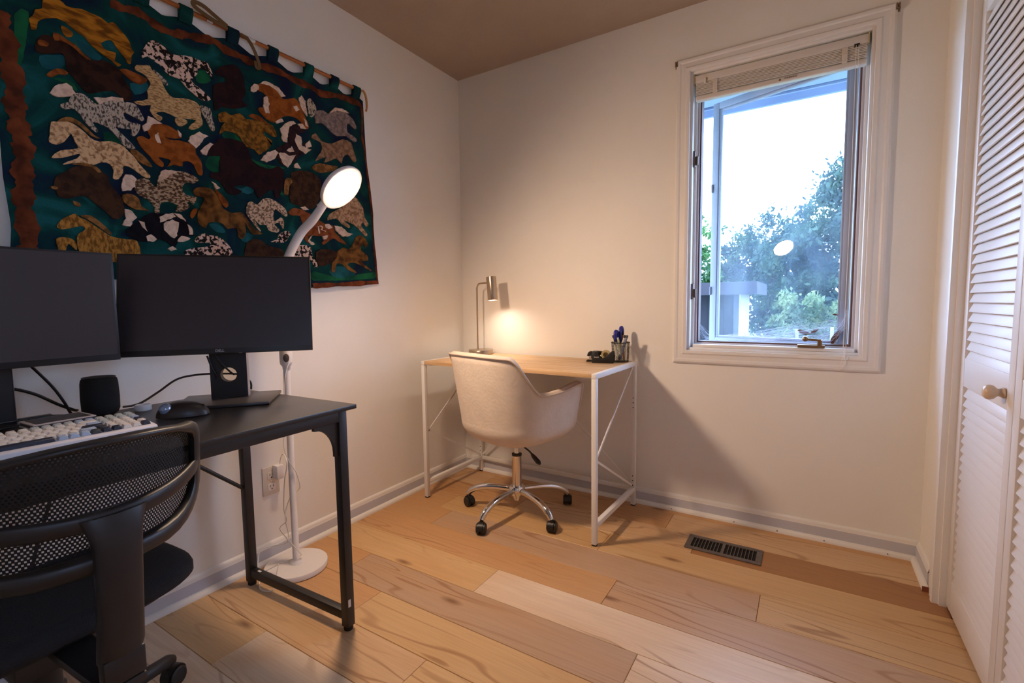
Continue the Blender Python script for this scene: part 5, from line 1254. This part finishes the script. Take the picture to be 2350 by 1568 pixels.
 [('black2',[(-1.176,1.814),(-1.145,1.831),(-1.101,1.817),(-1.133,1.799),(-1.153,1.77),(-1.15,1.744),(-1.083,1.779),(-1.09,1.737),(-1.143,1.702),(-1.17,1.669),(-1.205,1.644),(-1.237,1.653),(-1.25,1.68),(-1.253,1.7),(-1.224,1.724),(-1.19,1.75),(-1.191,1.775)]),('cream',[(-1.224,1.792),(-1.197,1.823),(-1.162,1.841),(-1.149,1.834),(-1.181,1.813),(-1.196,1.77),(-1.197,1.743),(-1.214,1.742),(-1.217,1.768)]),('cream',[(-1.14,1.836),(-1.117,1.843),(-1.1,1.825),(-1.128,1.82)]),('cream',[(-1.222,1.758),(-1.207,1.788),(-1.188,1.785),(-1.2,1.743),(-1.214,1.744)]),('cream',[(-1.153,1.791),(-1.129,1.784),(-1.126,1.746),(-1.08,1.744),(-1.112,1.718),(-1.142,1.728),(-1.16,1.763)]),('cream',[(-1.11,1.759),(-1.088,1.782),(-1.079,1.758),(-1.106,1.742)]),('cream',[(-1.316,1.643),(-1.29,1.678),(-1.253,1.698),(-1.24,1.69),(-1.26,1.66),(-1.292,1.64)]),('cream',[(-1.239,1.689),(-1.212,1.697),(-1.193,1.689),(-1.158,1.702),(-1.179,1.671),(-1.2,1.64),(-1.223,1.652)]),('cream',[(-1.201,1.709),(-1.176,1.733),(-1.167,1.713),(-1.187,1.706)]),('cream',[(-1.17,1.66),(-1.155,1.67),(-1.139,1.65),(-1.171,1.647)]),],
 [('dark3',[(-1.508,1.642),(-1.481,1.667),(-1.472,1.681),(-1.434,1.694),(-1.386,1.693),(-1.363,1.675),(-1.356,1.645),(-1.341,1.625),(-1.294,1.615),(-1.271,1.62),(-1.243,1.635),(-1.22,1.623),(-1.223,1.58),(-1.235,1.535),(-1.248,1.507),(-1.264,1.508),(-1.267,1.537),(-1.294,1.523),(-1.331,1.492),(-1.347,1.522),(-1.379,1.532),(-1.428,1.518),(-1.393,1.509),(-1.422,1.488),(-1.453,1.494),(-1.463,1.515),(-1.481,1.531),(-1.507,1.537),(-1.502,1.557),(-1.472,1.563),(-1.474,1.597),(-1.469,1.621),(-1.51,1.611),(-1.516,1.624)]),('cream',[(-1.537,1.623),(-1.518,1.646),(-1.503,1.661),(-1.492,1.657),(-1.504,1.642),(-1.517,1.613),(-1.531,1.613)]),('cream',[(-1.504,1.522),(-1.49,1.518),(-1.475,1.505),(-1.487,1.497)]),],
 [('brown2',[(-1.567,1.476),(-1.552,1.492),(-1.513,1.498),(-1.492,1.483),(-1.475,1.451),(-1.465,1.43),(-1.434,1.419),(-1.402,1.428),(-1.382,1.41),(-1.355,1.373),(-1.322,1.356),(-1.331,1.351),(-1.361,1.348),(-1.38,1.378),(-1.388,1.389),(-1.386,1.353),(-1.399,1.327),(-1.416,1.33),(-1.422,1.365),(-1.454,1.357),(-1.468,1.371),(-1.49,1.379),(-1.524,1.371),(-1.533,1.351),(-1.553,1.36),(-1.559,1.381),(-1.554,1.408),(-1.538,1.437),(-1.533,1.46),(-1.558,1.461)]),('rust',[(-1.495,1.498),(-1.48,1.489),(-1.448,1.456),(-1.457,1.435),(-1.478,1.458)]),('rust',[(-1.583,1.389),(-1.571,1.413),(-1.557,1.415),(-1.565,1.395),(-1.577,1.379)]),],
 [('tanspeck',[(-1.381,1.427),(-1.375,1.464),(-1.358,1.475),(-1.337,1.466),(-1.314,1.491),(-1.287,1.5),(-1.251,1.489),(-1.219,1.468),(-1.211,1.439),(-1.23,1.441),(-1.262,1.462),(-1.272,1.434),(-1.265,1.41),(-1.24,1.431),(-1.227,1.415),(-1.231,1.384),(-1.246,1.408),(-1.27,1.397),(-1.248,1.382),(-1.258,1.366),(-1.294,1.372),(-1.302,1.392),(-1.328,1.389),(-1.353,1.41),(-1.325,1.364),(-1.338,1.371),(-1.362,1.401)]),],
 [('chestnut2',[(-1.206,1.457),(-1.185,1.476),(-1.155,1.478),(-1.11,1.467),(-1.095,1.461),(-1.074,1.45),(-1.031,1.432),(-0.986,1.429),(-0.976,1.401),(-0.93,1.367),(-0.913,1.349),(-0.955,1.36),(-0.989,1.371),(-1.036,1.338),(-1.047,1.346),(-1.023,1.377),(-1.067,1.372),(-1.105,1.372),(-1.116,1.357),(-1.086,1.333),(-1.122,1.339),(-1.136,1.364),(-1.114,1.399),(-1.143,1.422),(-1.152,1.448),(-1.192,1.446)]),('cream',[(-0.98,1.429),(-0.939,1.43),(-0.898,1.405),(-0.873,1.403),(-0.899,1.39),(-0.936,1.386),(-0.97,1.407)]),('cream',[(-1.031,1.428),(-1.009,1.433),(-0.99,1.419),(-1.01,1.409),(-1.029,1.416)]),('cream',[(-1.15,1.487),(-1.129,1.493),(-1.109,1.481),(-1.135,1.476)]),('cream',[(-1.045,1.374),(-1.017,1.382),(-1.024,1.363),(-1.038,1.361)]),('cream',[(-1.105,1.366),(-1.094,1.373),(-1.111,1.351),(-1.085,1.335),(-1.102,1.331),(-1.119,1.346)]),('cream',[(-1.133,1.419),(-1.107,1.427),(-1.103,1.409),(-1.124,1.397)]),('cream',[(-1.07,1.416),(-1.064,1.416),(-1.057,1.385),(-1.063,1.384)]),('cream',[(-1.064,1.416),(-1.046,1.421),(-1.039,1.414),(-1.044,1.404),(-1.025,1.4),(-1.026,1.396),(-1.052,1.402),(-1.046,1.412),(-1.05,1.416)]),],
 [('greyspeck',[(-1.089,1.947),(-1.074,1.964),(-1.052,1.947),(-1.043,1.926),(-1.059,1.893),(-1.078,1.887),(-1.086,1.916)]),('grey',[(-1.049,1.916),(-1.009,1.933),(-0.979,1.926),(-0.953,1.947),(-0.916,1.965),(-0.878,1.96),(-0.846,1.947),(-0.825,1.918),(-0.832,1.903),(-0.864,1.919),(-0.881,1.906),(-0.877,1.877),(-0.844,1.869),(-0.822,1.857),(-0.84,1.843),(-0.884,1.858),(-0.932,1.844),(-0.968,1.851),(-0.992,1.868),(-1.022,1.876),(-1.051,1.867)]),('cream',[(-0.979,1.93),(-0.947,1.966),(-0.905,1.975),(-0.867,1.966),(-0.895,1.962),(-0.937,1.955)]),],
 [('taupe',[(-1.077,1.799),(-1.054,1.823),(-1.023,1.796),(-0.967,1.802),(-0.907,1.837),(-0.858,1.836),(-0.847,1.809),(-0.827,1.76),(-0.85,1.75),(-0.88,1.777),(-0.911,1.749),(-0.919,1.724),(-0.947,1.741),(-0.989,1.717),(-1.017,1.705),(-1.005,1.731),(-1.039,1.714),(-1.066,1.698),(-1.043,1.731),(-1.025,1.758),(-1.029,1.789),(-1.061,1.794)]),],
 [('dark2',[(-1.187,1.622),(-1.137,1.642),(-1.085,1.644),(-1.043,1.621),(-1.047,1.56),(-1.065,1.516),(-1.093,1.488),(-1.155,1.492),(-1.194,1.499),(-1.196,1.55),(-1.184,1.588)]),('brown',[(-1.218,1.585),(-1.193,1.599),(-1.184,1.583),(-1.2,1.563),(-1.202,1.532),(-1.221,1.528)]),('brown',[(-1.084,1.671),(-1.04,1.695),(-0.984,1.699),(-0.943,1.704),(-0.973,1.678),(-1.031,1.656),(-1.068,1.657)]),],
 [('tan3',[(-1.001,1.479),(-0.947,1.511),(-0.91,1.537),(-0.858,1.585),(-0.821,1.556),(-0.803,1.534),(-0.798,1.494),(-0.773,1.466),(-0.787,1.449),(-0.806,1.467),(-0.82,1.45),(-0.782,1.414),(-0.796,1.404),(-0.84,1.437),(-0.877,1.453),(-0.926,1.461),(-0.89,1.441),(-0.897,1.43),(-0.939,1.445),(-0.967,1.465),(-1.014,1.449)]),],
 [('brown2',[(-0.969,1.31),(-0.932,1.333),(-0.896,1.331),(-0.869,1.364),(-0.855,1.39),(-0.829,1.403),(-0.797,1.391),(-0.778,1.357),(-0.799,1.35),(-0.811,1.364),(-0.826,1.332),(-0.787,1.31),(-0.782,1.284),(-0.822,1.276),(-0.77,1.243),(-0.764,1.233),(-0.823,1.256),(-0.874,1.268),(-0.912,1.255),(-0.863,1.228),(-0.864,1.218),(-0.913,1.235),(-0.936,1.254),(-0.972,1.257),(-0.985,1.217),(-1.003,1.221),(-0.995,1.26),(-0.97,1.286)]),('dark2',[(-1.082,1.301),(-1.02,1.32),(-0.97,1.305),(-0.976,1.285),(-1.001,1.26),(-1.024,1.249),(-1.069,1.241)]),],
 [('bwspeck',[(-1.249,1.361),(-1.22,1.377),(-1.196,1.371),(-1.207,1.352),(-1.232,1.328),(-1.288,1.326),(-1.259,1.338)]),('bwspeck',[(-1.189,1.314),(-1.154,1.326),(-1.107,1.322),(-1.099,1.281),(-1.079,1.255),(-1.077,1.231),(-1.096,1.24),(-1.11,1.266),(-1.191,1.272)]),],
 [('bwspeck',[(-1.574,1.301),(-1.559,1.322),(-1.537,1.332),(-1.523,1.326),(-1.49,1.325),(-1.464,1.305),(-1.446,1.279),(-1.449,1.235),(-1.561,1.227),(-1.609,1.246),(-1.604,1.265),(-1.576,1.275),(-1.522,1.287),(-1.525,1.299),(-1.561,1.295)]),],
 [('dark2',[(-1.388,1.304),(-1.366,1.327),(-1.332,1.33),(-1.306,1.312),(-1.261,1.303),(-1.234,1.293),(-1.246,1.244),(-1.388,1.239)]),],
]
WASHES = [
 ('green',[(-1.996,1.869),(-1.966,1.89),(-1.972,1.835),(-1.985,1.762),(-2.0,1.731)]),
 ('green',[(-1.926,1.726),(-1.901,1.735),(-1.88,1.73),(-1.873,1.708),(-1.898,1.723)]),
 ('green',[(-1.816,1.607),(-1.792,1.611),(-1.77,1.586),(-1.808,1.562)]),
 ('green',[(-1.53,1.898),(-1.504,1.914),(-1.483,1.886),(-1.516,1.864),(-1.535,1.867)]),
 ('green',[(-1.454,1.711),(-1.408,1.717),(-1.378,1.683),(-1.413,1.695),(-1.451,1.691)]),
 ('green',[(-1.51,1.607),(-1.468,1.633),(-1.474,1.589),(-1.48,1.558),(-1.505,1.56),(-1.522,1.578)]),
 ('green',[(-1.357,1.641),(-1.302,1.63),(-1.215,1.637),(-1.234,1.624),(-1.289,1.612),(-1.336,1.626)]),
 ('green',[(-1.273,1.595),(-1.256,1.564),(-1.221,1.528),(-1.24,1.525),(-1.27,1.562)]),
 ('green',[(-1.097,1.216),(-0.998,1.197),(-0.877,1.207),(-0.743,1.229),(-0.745,1.197),(-1.099,1.174)]),
 ('teal',[(-1.951,1.778),(-1.922,1.793),(-1.894,1.802),(-1.898,1.774),(-1.925,1.75),(-1.949,1.751)]),
 ('teal',[(-1.863,1.86),(-1.845,1.863),(-1.824,1.845),(-1.806,1.835),(-1.816,1.82),(-1.839,1.822),(-1.855,1.842)]),
 ('teal',[(-1.791,1.889),(-1.777,1.894),(-1.77,1.878),(-1.783,1.87)]),
 ('teal',[(-1.737,1.783),(-1.689,1.803),(-1.691,1.776),(-1.726,1.751)]),
 ('teal',[(-1.436,1.516),(-1.392,1.519),(-1.362,1.539),(-1.342,1.523),(-1.373,1.501)]),
 ('teal',[(-1.398,1.352),(-1.357,1.344),(-1.384,1.313),(-1.408,1.326)]),
 ('teal',[(-1.008,1.235),(-0.906,1.246),(-0.864,1.213),(-0.939,1.189),(-0.998,1.197)]),
 ('teal',[(-1.521,1.368),(-1.483,1.369),(-1.462,1.344),(-1.493,1.341)]),
]
BORDERS = {
 'top':[(-1.773,2.015),(-1.742,2.012),(-1.704,2.02),(-1.679,2.015),(-1.645,2.002),(-1.597,1.999),(-1.569,2.01),(-1.529,2.017),(-1.465,2.032),(-1.429,2.018),(-1.373,2.017),(-1.344,2.012),(-1.299,2.012),(-1.22,2.021),(-1.144,2.013),(-1.067,2.014),(-1.015,2.004),(-0.934,2.024),(-0.836,2.032),(-0.794,2.029)],
 'right':[(-0.794,2.029),(-0.786,1.992),(-0.787,1.88),(-0.773,1.813),(-0.748,1.563),(-0.742,1.408),(-0.727,1.251),(-0.721,1.179)],
 'bottom':[(-1.106,1.151),(-1.0,1.158),(-0.879,1.166),(-0.721,1.179)],
 'left':[(-2.03,1.864),(-2.026,1.83),(-2.017,1.798),(-2.015,1.749),(-2.009,1.702),(-2.009,1.653),(-2.011,1.614),(-2.006,1.578),(-2.006,1.544),(-2.001,1.52),(-2.004,1.481),(-2.008,1.441),(-2.007,1.403),(-2.014,1.363),(-2.011,1.325),(-2.009,1.26),(-2.011,1.233)],
}

# ------------------------------------------------------------------ horse tapestry
TP = (0.0, -1.37, 1.15)
tp = thing('tapestry', 'large dark teal tapestry of running horses hanging from a rod', 'tapestry', TP)
def wave(y, z): return 0.0150 + 0.0045 * math.sin(7.0 * y + 2.0 * z) * (0.35 + 0.65 * (2.1 - z)) + 0.003 * math.sin(11 * z + 3 * y)
def interp(tbl, t):
    for (a, va), (b, vb) in zip(tbl, tbl[1:]):
        if t <= b: return va + (vb - va) * (t - a) / (b - a)
    return tbl[-1][1]
YR = [(0, -0.712), (0.25, -0.735), (0.5, -0.748), (0.8, -0.768), (1, -0.778)]
YL = [(0, -2.052), (0.15, -2.040), (0.3, -2.046), (0.45, -2.044), (0.6, -2.052), (0.8, -2.050), (1, -2.055)]
ZBOT = [(0, 1.160), (0.3, 1.150), (0.7, 1.142), (1, 1.170)]
TABS = [-1.985, -1.835, -1.690, -1.561, -1.401, -1.243, -1.080, -0.948, -0.824]
def ztop(y):
    d = min(abs(y - t) for t in TABS)
    return 2.062 - 0.020 * min(1.0, max(0.0, (d - 0.02) / 0.05))
cm = bpy.data.materials.new('tapestry_felt'); cm.use_nodes = True
nt = cm.node_tree; N = nt.nodes; Lk = nt.links
bs = N['Principled BSDF']; bs.inputs['Roughness'].default_value = 0.95; bs.inputs['Specular IOR Level'].default_value = 0.1
tc = N.new('ShaderNodeTexCoord')
n1 = N.new('ShaderNodeTexNoise'); n1.inputs['Scale'].default_value = 5.5; n1.inputs['Detail'].default_value = 3; n1.inputs['Distortion'].default_value = 1.2
Lk.new(tc.outputs['Object'], n1.inputs['Vector'])
r1 = N.new('ShaderNodeValToRGB')
for _ in range(2): r1.color_ramp.elements.new(0.5)
for e, (p, c) in zip(r1.color_ramp.elements, ((0.34, (22, 30, 52)), (0.46, (17, 44, 56)), (0.57, (15, 60, 56)), (0.70, (27, 88, 88)))):
    e.position = p; e.color = lin(c)
Lk.new(n1.outputs['Fac'], r1.inputs[0]); Lk.new(r1.outputs[0], bs.inputs['Base Color'])
n2 = N.new('ShaderNodeTexNoise'); n2.inputs['Scale'].default_value = 160; n2.inputs['Detail'].default_value = 3
Lk.new(tc.outputs['Object'], n2.inputs['Vector'])
bp_ = N.new('ShaderNodeBump'); bp_.inputs['Strength'].default_value = 0.35; bp_.inputs['Distance'].default_value = 0.01
Lk.new(n2.outputs['Fac'], bp_.inputs['Height']); Lk.new(bp_.outputs[0], bs.inputs['Normal'])
CLOTH = cm
def felt(name, a, b_, scale, lo, hi, stretch=(1, 1, 1), bump=0.5):
    m = bpy.data.materials.new('felt_' + name); m.use_nodes = True
    nt = m.node_tree; bs = nt.nodes['Principled BSDF']; bs.inputs['Roughness'].default_value = 0.95; bs.inputs['Specular IOR Level'].default_value = 0.1
    tc = nt.nodes.new('ShaderNodeTexCoord'); mp = nt.nodes.new('ShaderNodeMapping'); mp.inputs['Scale'].default_value = stretch
    mp.inputs['Rotation'].default_value = (0.5, 0, 0)
    nt.links.new(tc.outputs['Object'], mp.inputs[0])
    n = nt.nodes.new('ShaderNodeTexNoise'); n.inputs['Scale'].default_value = scale; n.inputs['Detail'].default_value = 2; n.inputs['Distortion'].default_value = 0.3
    nt.links.new(mp.outputs[0], n.inputs['Vector'])
    r = nt.nodes.new('ShaderNodeValToRGB'); r.color_ramp.elements[0].position = lo; r.color_ramp.elements[1].position = hi
    r.color_ramp.elements[0].color = lin(b_); r.color_ramp.elements[1].color = lin(a)
    nt.links.new(n.outputs['Fac'], r.inputs[0]); nt.links.new(r.outputs[0], bs.inputs['Base Color'])
    bp = nt.nodes.new('ShaderNodeBump'); bp.inputs['Strength'].default_value = bump; bp.inputs['Distance'].default_value = 0.01
    nt.links.new(n.outputs['Fac'], bp.inputs['Height']); nt.links.new(bp.outputs[0], bs.inputs['Normal'])
    return m
FELT = {
    'gold': felt('gold', (186, 118, 34), (112, 66, 22), 22, 0.38, 0.62, (1, 1, 3)), 'gold2': felt('gold2', (186, 128, 58), (120, 78, 34), 60, 0.38, 0.6, (1, 2, 1)),
    'gold3': felt('gold3', (150, 100, 40), (92, 60, 26), 60, 0.4, 0.6), 'rust': felt('rust', (150, 82, 36), (110, 58, 28), 40, 0.4, 0.6),
    'dark': felt('dark', (58, 36, 28), (38, 26, 24), 30, 0.4, 0.6), 'dark2': felt('dark2', (72, 48, 34), (50, 34, 28), 40, 0.4, 0.6),
    'dark3': felt('dark3', (48, 28, 30), (36, 24, 28), 30, 0.4, 0.6), 'black': felt('black', (26, 24, 30), (18, 18, 24), 40, 0.4, 0.6),
    'black2': felt('black2', (56, 36, 38), (40, 28, 32), 40, 0.4, 0.6), 'cream': felt('cream', (232, 202, 178), (204, 172, 148), 60, 0.35, 0.6),
    'greyspeck': felt('greyspeck', (190, 172, 152), (78, 74, 70), 95, 0.42, 0.52, (1, 2, 1)), 'greyspeck2': felt('greyspeck2', (188, 160, 132), (84, 62, 48), 95, 0.45, 0.55, (1, 1, 2)),
    'bwspeck': felt('bwspeck', (226, 192, 172), (36, 30, 30), 90, 0.47, 0.53), 'tan': felt('tan', (212, 172, 120), (150, 112, 70), 90, 0.38, 0.55, (1, 1, 3)),
    'tan2': felt('tan2', (222, 180, 134), (150, 110, 74), 90, 0.36, 0.54), 'tan3': felt('tan3', (196, 158, 124), (140, 106, 80), 80, 0.4, 0.6),
    'tanspeck': felt('tanspeck', (216, 182, 150), (120, 96, 78), 100, 0.42, 0.54), 'chestnut': felt('chestnut', (156, 86, 36), (128, 66, 28), 40, 0.4, 0.6),
    'chestnut2': felt('chestnut2', (144, 80, 46), (116, 60, 34), 40, 0.4, 0.6), 'brown': felt('brown', (150, 104, 58), (104, 70, 40), 60, 0.4, 0.6),
    'brown2': felt('brown2', (138, 92, 46), (70, 46, 28), 26, 0.36, 0.62), 'grey': felt('grey', (148, 128, 120), (112, 98, 94), 60, 0.4, 0.6),
    'taupe': felt('taupe', (156, 118, 88), (118, 90, 70), 60, 0.4, 0.6), 'green': felt('green', (30, 100, 62), (16, 62, 48), 14, 0.35, 0.65),
    'teal': felt('teal', (36, 98, 104), (22, 66, 74), 14, 0.35, 0.65), 'border': felt('border', (122, 62, 36), (74, 38, 26), 22, 0.35, 0.65)}
# cloth
NU, NV = 90, 50
front = []; back = []
for j in range(NV + 1):
    v = j / NV; rf = []; rb = []
    for i in range(NU + 1):
        u = i / NU
        y = interp(YL, v) + (interp(YR, v) - interp(YL, v)) * u
        z = interp(ZBOT, u) + (ztop(y) - interp(ZBOT, u)) * v
        x = wave(y, z); rf.append(V(x, y, z)); rb.append(V(max(x - 0.007, 0.0008), y, z))
    front.append(rf); back.append(rb)
m = MB(); m.grid(front); nfr = len(m.v); m.grid(back)
n_ = NU + 1
per = [i for i in range(n_)] + [j * n_ + NU for j in range(1, NV + 1)] + [NV * n_ + i for i in range(NU - 1, -1, -1)] + [j * n_ for j in range(NV - 1, 0, -1)]
for a, b_ in zip(per, per[1:] + per[:1]): m.f.append((a, b_, nfr + b_, nfr + a))
cloth = m.build('cloth', CLOTH, tp, shift=TP, smooth=60)
RJ = random.Random(21)
def ragged(poly, amp):
    out = []
    for a, b_ in zip(poly, poly[1:] + poly[:1]):
        a = Vector(a); b_ = Vector(b_); L_ = (b_ - a).length
        n = max(1, int(L_ / 0.008)); nr = Vector((-(b_ - a).y, (b_ - a).x)) / max(L_, 1e-6)
        for k in range(n):
            out.append(tuple(a + (b_ - a) * k / n + nr * RJ.uniform(-amp, amp) * (1 if k else 0.4)))
    return out
def patch(polys, d0, d1, material, name, parent, sm=2):
    m = MB()
    for poly in polys:
        q = ragged(poly, 0.0022) if sm == 0 else ragged(smooth_poly(poly, sm), 0.0009)
        q = [(a, max(b_, 1.158)) for a, b_ in q]
        m.prism(q, lambda p: V(wave(*p) + d0, p[0], p[1]), lambda p: V(wave(*p) + d1, p[0], p[1]))
    return m.build(name, material, parent, shift=TP, smooth=30)
for k in ('green', 'teal'):
    for c, poly in WASHES:
        if c == k: patch([poly], -0.003, 0.0012, FELT[k], 'colour_patch', tp)
BW = {'top': 0.013, 'right': 0.006, 'bottom': 0.010, 'left': 0.021}
for k, line in BORDERS.items():
    P = bez([(0, a, b_) for a, b_ in line], 4)
    L_ = []; R_ = []
    for i, p in enumerate(P):
        d = (P[min(i + 1, len(P) - 1)] - P[max(i - 1, 0)]).normalized(); nrm = V(0, -d.z, d.y)
        w_ = BW[k] * (1 + 0.22 * math.sin(i * 0.9) + 0.15 * math.sin(i * 2.3))
        L_.append(p + nrm * w_); R_.append(p - nrm * w_)
    m = MB()
    m.grid([[V(wave(p.y, p.z) + 0.002, p.y, p.z) for p in L_], [V(wave((p.y + q.y) / 2, (p.z + q.z) / 2) + 0.006, (p.y + q.y) / 2, (p.z + q.z) / 2) for p, q in zip(L_, R_)], [V(wave(p.y, p.z) + 0.002, p.y, p.z) for p in R_]])
    m.build('border_stripe', FELT['border'], tp, shift=TP, smooth=80)
for horse in HORSES:
    cols = []
    for c, _ in horse:
        if c not in cols: cols.append(c)
    if cols[0] == 'cream': cols = cols[1:] + cols[:1]
    root_ = None
    for li, c in enumerate(cols):
        for poly in [p for cc, p in horse if cc == c]:
            o = patch([poly], -0.002, 0.0035 + 0.0018 * li, FELT[c], 'horse_motif' if root_ is None else 'colour_patch', tp if root_ is None else root_, 0 if c == 'cream' else 2)
            if root_ is None: root_ = o
ROD = wood_mat('bamboo_rod', (176, 100, 40), (140, 76, 30), (30, 2, 30))
RZ, RX = 2.090, 0.026
MB().tube([(RX, -2.12, RZ), (RX, -1.5, RZ + 0.001), (RX, -0.800, RZ)], 0.0075, 14).build('hanging_rod', ROD, tp, shift=TP, smooth=60)
for t in TABS:
    hwid = 0.021
    prof = [(0.010, 2.048), (0.020, 2.048), (0.037, 2.080), (0.0378, 2.092), (0.034, 2.1005), (0.026, 2.104), (0.018, 2.1005), (0.0145, 2.092), (0.0145, 2.080)]
    MB().prism(prof, lambda p: V(p[0], t - hwid, p[1]), lambda p: V(p[0], t + hwid, p[1])).build('hanging_tab', CLOTH, tp, shift=TP, bevel=0.002)
STRAP = mat('olive_strap', (112, 84, 50), 0.8, var=0.2, vscale=30)
def ribbon(pts, w_, label=None):
    P = bez(pts, 6); rows_ = []
    for i, p in enumerate(P):
        d = (P[min(i + 1, len(P) - 1)] - P[max(i - 1, 0)]).normalized(); s = d.cross(V(1, 0, 0))
        s = s.normalized() if s.length > 1e-4 else V(0, 1, 0)
        rows_.append([p + s * w_ / 2 + V(0.0012, 0, 0), p - s * w_ / 2 + V(0.0012, 0, 0), p - s * w_ / 2 - V(0.0012, 0, 0), p + s * w_ / 2 - V(0.0012, 0, 0)])
    m = MB(); m.grid(rows_, close_u=True); m.f.append((3, 2, 1, 0)); n0 = (len(rows_) - 1) * 4; m.f.append((n0, n0 + 1, n0 + 2, n0 + 3))
    return m.build('strap', STRAP, tp, shift=TP, smooth=60)
ribbon([(0.040, -1.428, 2.093), (0.042, -1.470, 2.108), (0.044, -1.510, 2.122), (0.045, -1.540, 2.120), (0.046, -1.544, 2.108), (0.047, -1.525, 2.098), (0.046, -1.480, 2.088), (0.042, -1.430, 2.085)], 0.014)
ribbon([(0.040, -1.378, 2.086), (0.044, -1.355, 2.078), (0.046, -1.335, 2.050), (0.044, -1.318, 2.015), (0.040, -1.312, 1.992), (0.038, -1.322, 1.990), (0.040, -1.326, 2.012)], 0.013)
MB().box(0.0335, 0.0350, -1.495, -1.476, 2.080, 2.087).build('label_sticker', STK, tp, shift=TP)
MB().tube([(RX, -1.345, RZ), (RX, -1.318, RZ)], 0.0080, 14).build('label_sticker', STK, tp, shift=TP)
MB().tube([tuple(p) for p in bez([(RX, -0.800, RZ), (RX + 0.004, -0.785, RZ + 0.003), (RX + 0.006, -0.772, RZ - 0.02), (RX + 0.004, -0.766, RZ - 0.06), (RX + 0.002, -0.770, RZ - 0.085)], 5)], [0.0055] * 16 + [0.005] * 5, 8).build('rod_cord', mat('tan_cord', (190, 140, 84), 0.7), tp, shift=TP, smooth=60)
